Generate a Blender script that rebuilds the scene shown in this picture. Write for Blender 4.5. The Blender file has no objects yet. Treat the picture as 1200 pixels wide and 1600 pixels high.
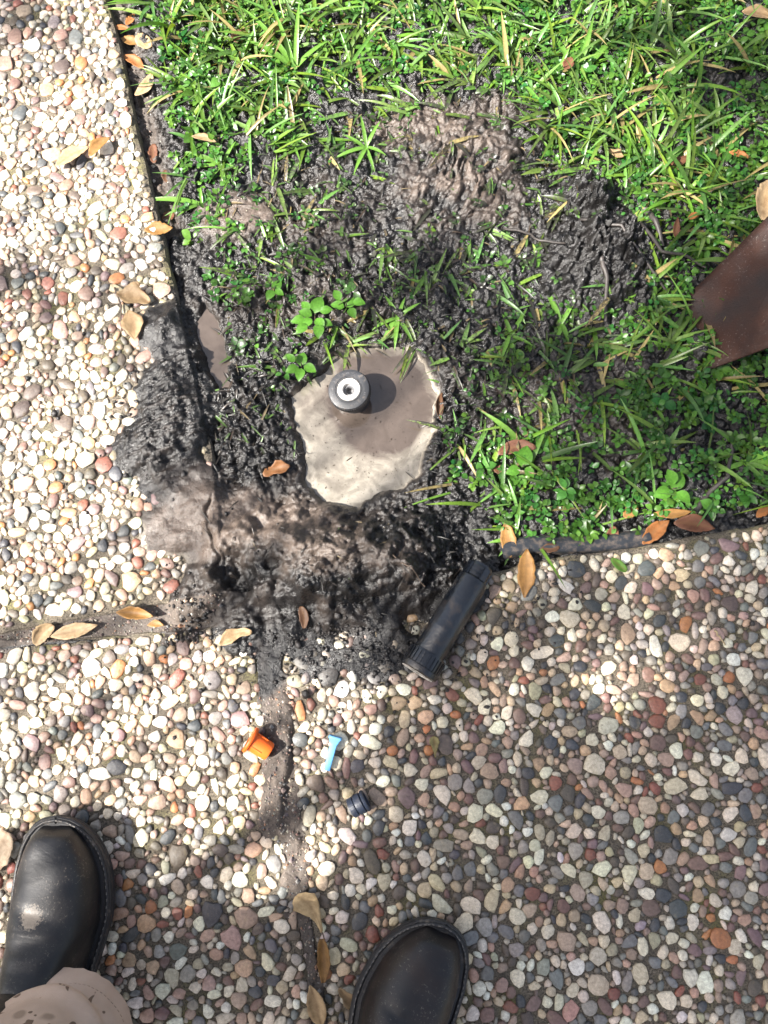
import bpy, bmesh, math, random
import numpy as np
from mathutils import Vector, Matrix, Euler

R = math.radians
rng = np.random.default_rng(7)
random.seed(7)
scene = bpy.context.scene
col = scene.collection

# ------------------------------------------------------------------ camera
CAM_H, TILT, FPX = 1.05, R(12.0), 1232.0
cd = bpy.data.cameras.new('camera')
cam = bpy.data.objects.new('camera', cd); col.objects.link(cam)
cam.location = (0, 0, CAM_H); cam.rotation_euler = (TILT, 0, 0)
cd.sensor_fit = 'VERTICAL'; cd.sensor_height = 24.0; cd.lens = 24.0 * FPX / 1600.0
cd.clip_start = 0.01; cd.clip_end = 500
scene.camera = cam

# ------------------------------------------------------------------ light
SUN_EL, SHADOW_AZ = R(49), R(18)          # shadows fall towards +x, turned a little to +y
world = bpy.data.worlds.new('World'); scene.world = world; world.use_nodes = True
wn = world.node_tree; bg = wn.nodes['Background']
sky = wn.nodes.new('ShaderNodeTexSky'); sky.sky_type = 'NISHITA'; sky.sun_disc = False
sky.sun_elevation = SUN_EL
sun_dir = Vector((-math.cos(SHADOW_AZ) * math.cos(SUN_EL), -math.sin(SHADOW_AZ) * math.cos(SUN_EL), math.sin(SUN_EL)))
sky.sun_rotation = math.atan2(sun_dir.x, sun_dir.y)
sky.air_density = 1.0; sky.dust_density = 4.0; sky.ozone_density = 1.0
bw = wn.nodes.new('ShaderNodeHueSaturation'); bw.inputs['Saturation'].default_value = 0.65      # thin bright cloud over the blue
wn.links.new(sky.outputs['Color'], bw.inputs['Color']); wn.links.new(bw.outputs['Color'], bg.inputs['Color']); bg.inputs['Strength'].default_value = 0.064
sl = bpy.data.lights.new('sun', 'SUN'); sl.energy = 5.0; sl.angle = R(0.53); sl.color = (1.0, 0.955, 0.89)
sun = bpy.data.objects.new('sun', sl); col.objects.link(sun)
sun.rotation_euler = (-sun_dir).to_track_quat('-Z', 'Y').to_euler(); sun.location = sun_dir * 8
vs = scene.view_settings
vs.view_transform = 'Standard'; vs.look = 'None'; vs.gamma = 1.0; vs.exposure = 2.25; vs.use_curve_mapping = False
scene.cycles.max_bounces = 6

# ------------------------------------------------------------------ plan helpers
CT, ST = math.cos(TILT), math.sin(TILT)
def G(px, py, z=0.0):
    """plan position (world x, y) of a point of the survey photograph at height z"""
    dx, dy = (px - 600) / FPX, -(py - 800) / FPX
    ry, rz = dy * CT + ST, dy * ST - CT
    k = (CAM_H - z) / (-rz)
    return np.array([dx * k, ry * k])
def G3(px, py, z=0.0):
    g = G(px, py, z); return Vector((g[0], g[1], z))
def P(x, y, z=0.0):
    """world -> photograph pixel (vectorised)"""
    dz = z - CAM_H
    yc = y * CT + dz * ST; zc = -y * ST + dz * CT
    return 600 + FPX * x / (-zc), 800 - FPX * yc / (-zc)
def SC(px, py):
    dy = -(py - 800) / FPX
    return FPX * (CT - dy * ST) / CAM_H         # pixels per metre on the ground
def GP(pts, z=0.0): return np.array([G(a, b, z) for a, b in pts])

# ------------------------------------------------------------------ noise
def _hash(ix, iy, seed):
    h = (ix.astype(np.int64) * 374761393 + iy.astype(np.int64) * 668265263 + seed * 1442695041) & 0xFFFFFFFF
    h = ((h ^ (h >> 13)) * 1274126177) & 0xFFFFFFFF
    h = (h ^ (h >> 16)) & 0xFFFFFFFF
    return h / 4294967295.0
def vn(x, y, seed=0):
    ix, iy = np.floor(x), np.floor(y); fx, fy = x - ix, y - iy
    fx = fx * fx * fx * (fx * (fx * 6 - 15) + 10); fy = fy * fy * fy * (fy * (fy * 6 - 15) + 10)
    a, b = _hash(ix, iy, seed), _hash(ix + 1, iy, seed)
    c, d = _hash(ix, iy + 1, seed), _hash(ix + 1, iy + 1, seed)
    return (a + (b - a) * fx) * (1 - fy) + (c + (d - c) * fx) * fy
def fbm(x, y, freq, octv=4, seed=0, gain=0.5):
    s = np.zeros_like(x); a = 1.0; t = 0.0
    for o in range(octv):
        s += a * (vn(x * freq + 17.3 * o, y * freq - 9.1 * o, seed + o) * 2 - 1); t += a; a *= gain; freq *= 2.03
    return s / t
def ridged(x, y, freq, octv=3, seed=0):
    s = np.zeros_like(x); a = 1.0; t = 0.0
    for o in range(octv):
        s += a * (1 - 2 * np.abs(vn(x * freq + 5.7 * o, y * freq + 3.1 * o, seed + o) * 2 - 1)); t += a; a *= 0.55; freq *= 2.1
    return s / t
def worley(x, y, freq, seed=0):
    X, Y = x * freq, y * freq; ix, iy = np.floor(X), np.floor(Y); best = np.full(X.shape, 9.0)
    for dx in (-1, 0, 1):
        for dy in (-1, 0, 1):
            cx, cy = ix + dx, iy + dy
            d = (cx + _hash(cx, cy, seed) - X) ** 2 + (cy + _hash(cx, cy, seed + 77) - Y) ** 2
            best = np.minimum(best, d)
    return np.sqrt(best)
def sstep(a, b, x):
    t = np.clip((x - a) / (b - a), 0, 1); return t * t * (3 - 2 * t)
def poly_dist(X, Y, pts):
    """signed distance to a polygon, positive inside"""
    d = np.full(X.shape, 9.0); ins = np.zeros(X.shape, bool); n = len(pts)
    for i in range(n):
        x0, y0 = pts[i]; x1, y1 = pts[(i + 1) % n]
        ex, ey = x1 - x0, y1 - y0
        t = np.clip(((X - x0) * ex + (Y - y0) * ey) / (ex * ex + ey * ey + 1e-12), 0, 1)
        d = np.minimum(d, (X - x0 - t * ex) ** 2 + (Y - y0 - t * ey) ** 2)
        cr = ((y0 > Y) != (y1 > Y)); xin = (x1 - x0) * (Y - y0) / ((y1 - y0) if abs(y1 - y0) > 1e-9 else 1e-9) + x0
        ins ^= cr & (X < xin)
    d = np.sqrt(d); return np.where(ins, d, -d)

# ------------------------------------------------------------------ mesh / object helpers
def np_mesh(name, V, F, colors=None, smooth=True, extra=None):
    V = np.asarray(V, np.float32); F = np.asarray(F, np.int32)
    m = bpy.data.meshes.new(name)
    k = F.shape[1]
    m.vertices.add(len(V)); m.vertices.foreach_set('co', V.ravel())
    m.loops.add(F.size); m.loops.foreach_set('vertex_index', F.ravel())
    m.polygons.add(len(F)); m.polygons.foreach_set('loop_start', np.arange(0, F.size, k, dtype=np.int32))
    m.polygons.foreach_set('loop_total', np.full(len(F), k, np.int32))
    m.update(calc_edges=True); m.validate()
    if colors is not None:
        c = np.ones((len(V), 4), np.float32); c[:, :3] = colors
        m.attributes.new('Col', 'FLOAT_COLOR', 'POINT').data.foreach_set('color', c.ravel())
    for nm, arr in (extra or {}).items():
        m.attributes.new(nm, 'FLOAT', 'POINT').data.foreach_set('value', np.asarray(arr, np.float32))
    m.polygons.foreach_set('use_smooth', np.full(len(F), smooth, bool))
    return m
def obj(name, mesh, mat, parent=None, loc=None, rot=None):
    o = bpy.data.objects.new(name, mesh); col.objects.link(o)
    if mat is not None and mesh is not None and not mesh.materials: mesh.materials.append(mat)
    if parent: o.parent = parent
    if loc is not None: o.location = loc
    if rot is not None: o.rotation_euler = rot
    return o
def tag(o, label=None, cat=None, group=None, kind=None):
    if label: o['label'] = label
    if cat: o['category'] = cat
    if group: o['group'] = group
    if kind: o['kind'] = kind
    return o
def empty(name, loc, label, cat, group=None, rot=None):
    o = bpy.data.objects.new(name, None); col.objects.link(o); o.location = loc; o.empty_display_size = 0.02
    if rot is not None: o.rotation_euler = rot
    return tag(o, label, cat, group)
def grid_faces(nu, nv, wrap=False):
    i = np.arange(nu - 1)[:, None]; j = np.arange(nv if wrap else nv - 1)[None, :]
    j2 = (j + 1) % nv
    return np.stack([i * nv + j, (i + 1) * nv + j, (i + 1) * nv + j2, i * nv + j2], -1).reshape(-1, 4)
def lathe(prof, segs=40, name='lathe', smooth=True, wob=None):
    """prof: (radius, z) list, closed by fans if radius 0; axis = z"""
    a = np.linspace(0, 2 * math.pi, segs, endpoint=False)
    V = np.array([[(r * math.cos(t) * (wob(t, k) if wob else 1), r * math.sin(t) * (wob(t, k) if wob else 1), z) for t in a] for k, (r, z) in enumerate(prof)]).reshape(-1, 3)
    return np_mesh(name, V, grid_faces(len(prof), segs, True), smooth=smooth)
def sharp(o, deg=35):
    m = o.modifiers.new('edges', 'EDGE_SPLIT'); m.split_angle = R(deg)
    return o
def tube_mesh(pts, radii, segs=8, name='tube', squash=1.0):
    pts = [Vector(p) for p in pts]; V = []
    up = Vector((0.13, 0.21, 0.97))
    for i, p in enumerate(pts):
        d = (pts[min(i + 1, len(pts) - 1)] - pts[max(i - 1, 0)]).normalized()
        s = d.cross(up); s = s.normalized() if s.length > 1e-4 else Vector((1, 0, 0)); n = s.cross(d)
        for k in range(segs):
            t = 2 * math.pi * k / segs
            V.append(p + (s * math.cos(t) + n * math.sin(t) * squash) * radii[i])
    F = [tuple(f) for f in grid_faces(len(pts), segs, True).tolist()]
    F += [tuple(range(segs))[::-1], tuple(range((len(pts) - 1) * segs, len(pts) * segs))]
    m = bpy.data.meshes.new(name); m.from_pydata([tuple(v) for v in V], [], F); m.update()
    m.polygons.foreach_set('use_smooth', [True] * len(m.polygons))
    return m
def bm_mesh(bm, name, smooth=False):
    m = bpy.data.meshes.new(name); bmesh.ops.recalc_face_normals(bm, faces=bm.faces); bm.to_mesh(m); bm.free()
    if smooth: m.polygons.foreach_set('use_smooth', [True] * len(m.polygons))
    return m

# ------------------------------------------------------------------ materials
class MT:
    def __init__(s, name):
        s.m = bpy.data.materials.new(name); s.m.use_nodes = True; s.t = s.m.node_tree
        s.b = s.t.nodes['Principled BSDF']; s.out = s.t.nodes['Material Output']
    def n(s, typ, **kw):
        nd = s.t.nodes.new(typ)
        for k, v in kw.items():
            if k in nd.inputs: nd.inputs[k].default_value = v
            else: setattr(nd, k, v)
        return nd
    def l(s, a, b): s.t.links.new(a, b)
    def pos(s): return s.n('ShaderNodeNewGeometry').outputs['Position']
    def objc(s): return s.n('ShaderNodeTexCoord').outputs['Object']
    def noise(s, vec, scale, detail=3, rough=0.55, dist=0.0):
        nd = s.n('ShaderNodeTexNoise'); nd.inputs['Scale'].default_value = scale; nd.inputs['Detail'].default_value = detail
        nd.inputs['Roughness'].default_value = rough; nd.inputs['Distortion'].default_value = dist
        s.l(vec, nd.inputs['Vector']); return nd.outputs['Fac']
    def ramp(s, fac, a, b, ca=(0, 0, 0, 1), cb=(1, 1, 1, 1)):
        nd = s.n('ShaderNodeValToRGB'); e = nd.color_ramp.elements
        e[0].position, e[0].color = a, ca; e[1].position, e[1].color = b, cb
        s.l(fac, nd.inputs['Fac']); return nd.outputs['Color']
    def mix(s, fac, a, b, mode='MIX'):
        nd = s.n('ShaderNodeMix', data_type='RGBA', blend_type=mode)
        for sock, v in ((nd.inputs[0], fac), (nd.inputs[6], a), (nd.inputs[7], b)):
            if hasattr(v, 'is_linked') or hasattr(v, 'links'): s.l(v, sock)
            else: sock.default_value = v if isinstance(v, (int, float)) else (*v, 1)[:4]
        return nd.outputs[2]
    def attr(s, name): return s.n('ShaderNodeAttribute', attribute_name=name)
    def maprange(s, v, a, b, c, d):
        nd = s.n('ShaderNodeMapRange'); s.l(v, nd.inputs[0])
        for i, x in enumerate((a, b, c, d)): nd.inputs[i + 1].default_value = x
        return nd.outputs[0]
    def bump(s, h, dist, strength=1.0, prev=None):
        nd = s.n('ShaderNodeBump'); nd.inputs['Distance'].default_value = dist; nd.inputs['Strength'].default_value = strength
        s.l(h, nd.inputs['Height'])
        if prev is not None: s.l(prev, nd.inputs['Normal'])
        return nd.outputs['Normal']
    def set(s, **kw):
        for k, v in kw.items():
            sock = s.b.inputs[{'base': 'Base Color', 'rough': 'Roughness', 'normal': 'Normal', 'metal': 'Metallic', 'spec': 'Specular IOR Level', 'coat': 'Coat Weight'}.get(k, k)]
            if hasattr(v, 'is_linked') or hasattr(v, 'links'): s.l(v, sock)
            else: sock.default_value = (*v, 1)[:4] if isinstance(v, tuple) else v
        return s.m

def mat_pebble(single):
    t = MT('pebble_stone' + ('' if single else '_bed'))
    p = t.pos()
    c = t.n('ShaderNodeObjectInfo').outputs['Color'] if single else t.attr('Col').outputs['Color']
    n1 = t.noise(p, 260, 5, 0.65); n2 = t.noise(p, 1100, 3, 0.6); n3 = t.noise(p, 90, 2)
    c = t.mix(1.0, c, t.ramp(n1, 0.25, 0.8, (0.5, 0.47, 0.44, 1), (1.3, 1.3, 1.28, 1)), 'MULTIPLY')
    c = t.mix(t.maprange(n2, 0.54, 0.68, 0, 0.55), c, (0.16, 0.13, 0.1))
    c = t.mix(t.maprange(n3, 0.62, 0.8, 0, 0.3), c, (0.34, 0.27, 0.14))
    nm = t.bump(n1, 0.0012, 0.6); nm = t.bump(n2, 0.0004, 0.6, nm)
    return t.set(base=c, rough=t.maprange(n1, 0.2, 0.8, 0.28, 0.6), normal=nm, spec=0.5)
def mat_mortar():
    t = MT('slab_mortar'); p = t.pos()
    n1 = t.noise(p, 30, 5, 0.6); n2 = t.noise(p, 420, 5, 0.7); n3 = t.noise(p, 1500, 2); n4 = t.noise(p, 14, 4, 0.6)
    c = t.ramp(n2, 0.36, 0.70, (0.030, 0.025, 0.019, 1), (0.28, 0.235, 0.178, 1))
    c = t.mix(t.maprange(n1, 0.48, 0.7, 0, 0.6), c, (0.085, 0.075, 0.062))
    moss = t.n('ShaderNodeMath', operation='MULTIPLY'); t.l(t.maprange(n4, 0.52, 0.68, 0, 0.8), moss.inputs[0]); t.l(t.maprange(n2, 0.4, 0.6, 0, 1), moss.inputs[1])
    c = t.mix(moss.outputs[0], c, (0.16, 0.155, 0.035))
    nm = t.bump(n2, 0.003, 0.9); nm = t.bump(n3, 0.0008, 0.8, nm)
    return t.set(base=c, rough=0.9, normal=nm, spec=0.25)
def mat_soil():
    t = MT('wet_mud'); p = t.pos()
    n1 = t.noise(p, 95, 6, 0.65, 0.6); n2 = t.noise(p, 420, 5, 0.7, 0.4); n3 = t.noise(p, 1300, 3, 0.6)
    c = t.attr('Col').outputs['Color']
    c = t.mix(1.0, c, t.ramp(n2, 0.25, 0.8, (0.32, 0.31, 0.30, 1), (1.75, 1.75, 1.75, 1)), 'MULTIPLY')
    dry = t.attr('dry').outputs['Fac']
    ro = t.n('ShaderNodeMath', operation='MULTIPLY_ADD'); t.l(dry, ro.inputs[0]); ro.inputs[1].default_value = 0.4
    t.l(t.maprange(n1, 0.3, 0.7, 0.16, 0.44), ro.inputs[2])
    nm = t.bump(n1, 0.007, 0.45); nm = t.bump(n2, 0.0018, 0.55, nm)
    return t.set(base=c, rough=ro.outputs[0], normal=nm, spec=0.45)
def mat_water():
    t = MT('muddy_water_surface'); p = t.pos()
    n1 = t.noise(p, 32, 6, 0.62, 1.4); n2 = t.noise(p, 420, 2, 0.5); n3 = t.noise(p, 150, 4, 0.6, 1.0)
    fo = t.attr('foam').outputs['Fac']
    f = t.n('ShaderNodeMath', operation='MULTIPLY_ADD'); t.l(n1, f.inputs[0]); f.inputs[1].default_value = 0.9
    f2 = t.n('ShaderNodeMath', operation='ADD'); t.l(fo, f2.inputs[0]); f2.inputs[1].default_value = -0.45; t.l(f2.outputs[0], f.inputs[2])
    ff = t.maprange(f.outputs[0], 0.22, 0.98, 0, 1)
    c = t.mix(t.maprange(n1, 0.3, 0.75, 0, 1), (0.050, 0.039, 0.0325), (0.068, 0.054, 0.046))
    c = t.mix(ff, c, (0.20, 0.182, 0.153))
    c = t.mix(t.maprange(n2, 0.69, 0.73, 0, 0.9), c, (0.03, 0.025, 0.02))
    nm = t.bump(n3, 0.0004, 0.15)
    c = t.mix(1.0, c, t.ramp(t.mix(ff, (0.55, 0.55, 0.55), n3), 0.3, 0.72, (0.84, 0.83, 0.81, 1), (1.08, 1.08, 1.08, 1)), 'MULTIPLY')
    n5 = t.noise(p, 17, 3, 0.5, 3.2); c = t.mix(t.maprange(ff, 0, 1, 0.25, 1), c, t.mix(1.0, c, t.ramp(n5, 0.36, 0.6, (0.58, 0.57, 0.56, 1), (1.12, 1.12, 1.12, 1)), 'MULTIPLY'))
    return t.set(base=c, rough=t.maprange(ff, 0, 1, 0.02, 0.16), normal=nm, spec=0.6)
def mat_leaf(name, rough=0.42, trans=0.35):
    t = MT(name); p = t.pos()
    c = t.attr('Col').outputs['Color']; n1 = t.noise(p, 320, 3)
    c = t.mix(1.0, c, t.ramp(n1, 0.25, 0.8, (0.7, 0.7, 0.7, 1), (1.25, 1.25, 1.25, 1)), 'MULTIPLY')
    dirt = t.attr('dirt').outputs['Fac']; n2 = t.noise(p, 210, 4, 0.65)
    df = t.n('ShaderNodeMath', operation='ADD'); t.l(n2, df.inputs[0]); t.l(dirt, df.inputs[1])
    c = t.mix(t.maprange(df.outputs[0], 0.78, 1.05, 0, 0.95), c, (0.028, 0.025, 0.022))
    t.set(base=c, rough=rough, normal=t.bump(n1, 0.0006, 0.5), spec=0.4)
    tr = t.n('ShaderNodeBsdfTranslucent'); t.l(t.mix(1.0, c, (1.35, 1.25, 0.5), 'MULTIPLY'), tr.inputs['Color'])
    mx = t.n('ShaderNodeMixShader'); mx.inputs[0].default_value = trans
    t.l(t.b.outputs[0], mx.inputs[1]); t.l(tr.outputs[0], mx.inputs[2]); t.l(mx.outputs[0], t.out.inputs['Surface'])
    return t.m
def mat_dryleaf():
    t = MT('dry_leaf'); p = t.pos()
    c = t.n('ShaderNodeObjectInfo').outputs['Color']
    n1 = t.noise(p, 130, 5, 0.65); n2 = t.noise(p, 600, 3, 0.6)
    c = t.mix(1.0, c, t.ramp(n1, 0.25, 0.8, (0.6, 0.55, 0.5, 1), (1.3, 1.3, 1.3, 1)), 'MULTIPLY')
    rib = t.attr('rib').outputs['Fac']
    c = t.mix(t.maprange(rib, 0, 1, 0, 0.45), c, (0.14, 0.075, 0.03))
    c = t.mix(t.maprange(n1, 0.66, 0.74, 0, 0.75), c, (0.05, 0.028, 0.016))
    t.set(base=c, rough=0.55, normal=t.bump(n2, 0.0008, 0.6), spec=0.35)
    tr = t.n('ShaderNodeBsdfTranslucent'); t.l(c, tr.inputs['Color'])
    mx = t.n('ShaderNodeMixShader'); mx.inputs[0].default_value = 0.2
    t.l(t.b.outputs[0], mx.inputs[1]); t.l(tr.outputs[0], mx.inputs[2]); t.l(mx.outputs[0], t.out.inputs['Surface'])
    return t.m
def mat_plastic(name, c, rough=0.35, dirt=0.0, dirtc=(0.09, 0.07, 0.055), scale=120, spec=0.5, bumpd=0.0004):
    t = MT(name); p = t.objc()
    n1 = t.noise(p, scale, 5, 0.65); n2 = t.noise(p, scale * 5, 3, 0.6)
    b = t.mix(1.0, c, t.ramp(n2, 0.2, 0.8, (0.85, 0.85, 0.85, 1), (1.15, 1.15, 1.15, 1)), 'MULTIPLY')
    if dirt: b = t.mix(t.maprange(n1, 0.62 - 0.25 * dirt, 0.74 - 0.15 * dirt, 0, 0.85), b, dirtc)
    return t.set(base=b, rough=t.maprange(n1, 0.25, 0.75, rough * 0.75, min(1, rough * 1.6)), normal=t.bump(n2, bumpd, 0.6), spec=spec)
def mat_leather(name, tint, patch=False):
    t = MT(name); p = t.objc()
    n1 = t.noise(p, 26, 4, 0.55); n2 = t.noise(p, 700, 3, 0.6); n3 = t.noise(p, 330, 5, 0.75, 0.5); n4 = t.noise(p, 38, 3, 0.6)
    b = t.mix(t.maprange(n1, 0.35, 0.7, 0, 1), (0.0055, 0.0058, 0.0075), tint)
    spot = t.n('ShaderNodeMath', operation='MULTIPLY'); t.l(t.maprange(n3, 0.58, 0.64, 0, 0.9), spot.inputs[0]); t.l(t.maprange(n4, 0.42, 0.6, 0, 1), spot.inputs[1])
    b = t.mix(spot.outputs[0], b, (0.11, 0.095, 0.08))
    b = t.mix(t.maprange(n4, 0.4, 0.8, 0, 0.05), b, (0.2, 0.17, 0.14))
    if patch:                                               # one dried splash of mud on the instep
        mq = t.n('ShaderNodeMapping'); mq.inputs['Location'].default_value = (0.004, 0.098, 0); mq.inputs['Scale'].default_value = (1, 1, 0); t.l(p, mq.inputs['Vector'])
        ln = t.n('ShaderNodeVectorMath', operation='LENGTH'); t.l(mq.outputs['Vector'], ln.inputs[0])
        ad = t.n('ShaderNodeMath', operation='MULTIPLY_ADD'); t.l(n3, ad.inputs[0]); ad.inputs[1].default_value = -0.030; t.l(ln.outputs['Value'], ad.inputs[2])
        b = t.mix(t.maprange(ad.outputs[0], -0.006, -0.002, 0.85, 0), b, (0.16, 0.135, 0.11))
    mp = t.n('ShaderNodeMapping'); mp.inputs['Scale'].default_value = (7, 17, 12); mp.inputs['Rotation'].default_value = (0, 0, 0.25); t.l(p, mp.inputs['Vector'])
    cr = t.noise(mp.outputs['Vector'], 1.0, 4, 0.6, 0.9)
    nm = t.bump(cr, 0.006, 0.25); nm = t.bump(n2, 0.0003, 0.5, nm)
    return t.set(base=b, rough=t.maprange(n1, 0.3, 0.7, 0.36, 0.52), normal=nm, spec=0.42)
def mat_cloth():
    t = MT('khaki_cotton'); p = t.objc()
    n1 = t.noise(p, 22, 4); n2 = t.noise(p, 900, 2); n3 = t.noise(p, 30, 1, 0.4); n4 = t.noise(p, 75, 1, 0.4)
    b = t.mix(t.maprange(n1, 0.3, 0.7, 0, 1), (0.34, 0.255, 0.205), (0.43, 0.33, 0.27))
    b = t.mix(t.maprange(n3, 0.665, 0.71, 0, 0.55), b, (0.12, 0.085, 0.06))
    b = t.mix(t.maprange(n4, 0.70, 0.72, 0, 0.85), b, (0.08, 0.05, 0.035))
    return t.set(base=b, rough=0.9, normal=t.bump(n2, 0.0005, 0.6), spec=0.2)
def mat_rust():
    t = MT('rusty_steel'); p = t.objc()
    n1 = t.noise(p, 18, 5, 0.6); n2 = t.noise(p, 330, 5, 0.7); n3 = t.noise(p, 14, 2)
    b = t.mix(t.maprange(n1, 0.35, 0.68, 0, 1), (0.011, 0.0045, 0.0033), (0.036, 0.0115, 0.0055))
    sp = t.n('ShaderNodeMath', operation='MULTIPLY'); t.l(t.maprange(n2, 0.6, 0.68, 0, 0.8), sp.inputs[0]); t.l(t.maprange(n3, 0.46, 0.62, 0, 1), sp.inputs[1])
    b = t.mix(sp.outputs[0], b, (0.16, 0.135, 0.12))
    return t.set(base=b, rough=t.maprange(n1, 0.3, 0.7, 0.5, 0.75), normal=t.bump(n2, 0.0016, 0.8), spec=0.35)
def mat_simple(name, c, rough=0.7, scale=60, var=0.3, bumpd=0.001):
    t = MT(name); p = t.objc(); n1 = t.noise(p, scale, 5, 0.65)
    b = t.mix(1.0, c, t.ramp(n1, 0.25, 0.75, (1 - var, 1 - var, 1 - var, 1), (1 + var, 1 + var, 1 + var, 1)), 'MULTIPLY')
    return t.set(base=b, rough=rough, normal=t.bump(n1, bumpd, 0.7))
def mat_far_ground():
    t = MT('lawn_far'); p = t.pos(); n1 = t.noise(p, 90, 5, 0.7); n2 = t.noise(p, 3, 4)
    b = t.mix(t.maprange(n1, 0.35, 0.65, 0, 1), (0.028, 0.05, 0.012), (0.07, 0.13, 0.025))
    b = t.mix(t.maprange(n2, 0.5, 0.7, 0, 0.6), b, (0.06, 0.05, 0.035))
    return t.set(base=b, rough=0.9, normal=t.bump(n1, 0.03, 0.8))

M_peb1, M_pebN, M_mortar, M_soil, M_water = mat_pebble(True), mat_pebble(False), mat_mortar(), mat_soil(), mat_water()
M_green = mat_leaf('green_leaf', 0.34); M_dry = mat_dryleaf(); M_far = mat_far_ground()
M_root = mat_simple('root_bark', (0.03, 0.025, 0.022), 0.55, 300, 0.4)
M_twig = mat_simple('twig_bark', (0.07, 0.048, 0.034), 0.7, 300, 0.4)

# ------------------------------------------------------------------ slabs (plan outlines)
UL = [(150, -150), (165, 0), (187, 70), (205, 170), (223, 240), (245, 335), (264, 420), (287, 510), (312, 620), (332, 720), (346, 800), (354, 880), (352, 925),
      (250, 943), (130, 965), (0, 988), (-300, 1034)]
LL = [(-300, 1056), (0, 1012), (150, 996), (330, 981), (400, 978), (406, 1060), (420, 1140), (438, 1260), (457, 1380), (477, 1480), (498, 1620), (522, 1850)]
LR = [(436, 974), (600, 935), (780, 893), (860, 873), (1000, 853), (1200, 820), (1500, 772)]
LRb = [(532, 1850), (508, 1620), (489, 1480), (475, 1380), (462, 1280), (445, 1140), (438, 1060)]
ulw = np.vstack([GP(UL), [(-1.5, G(-300, 1034)[1] - 0.09)], [(-1.5, 1.75)], [(G(150, -150)[0] - 0.06, 1.75)]])
llw = np.vstack([[(-1.5, G(-300, 1066)[1] - 0.09)], GP(LL), [(-0.03, -1.4)], [(-1.5, -1.4)]])
lrw = np.vstack([GP(LR), [(1.6, G(1500, 772)[1] + 0.1)], [(1.6, -1.4)], [(0.02, -1.4)], GP(LRb)])
SLABS = [ulw, llw, lrw]

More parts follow.
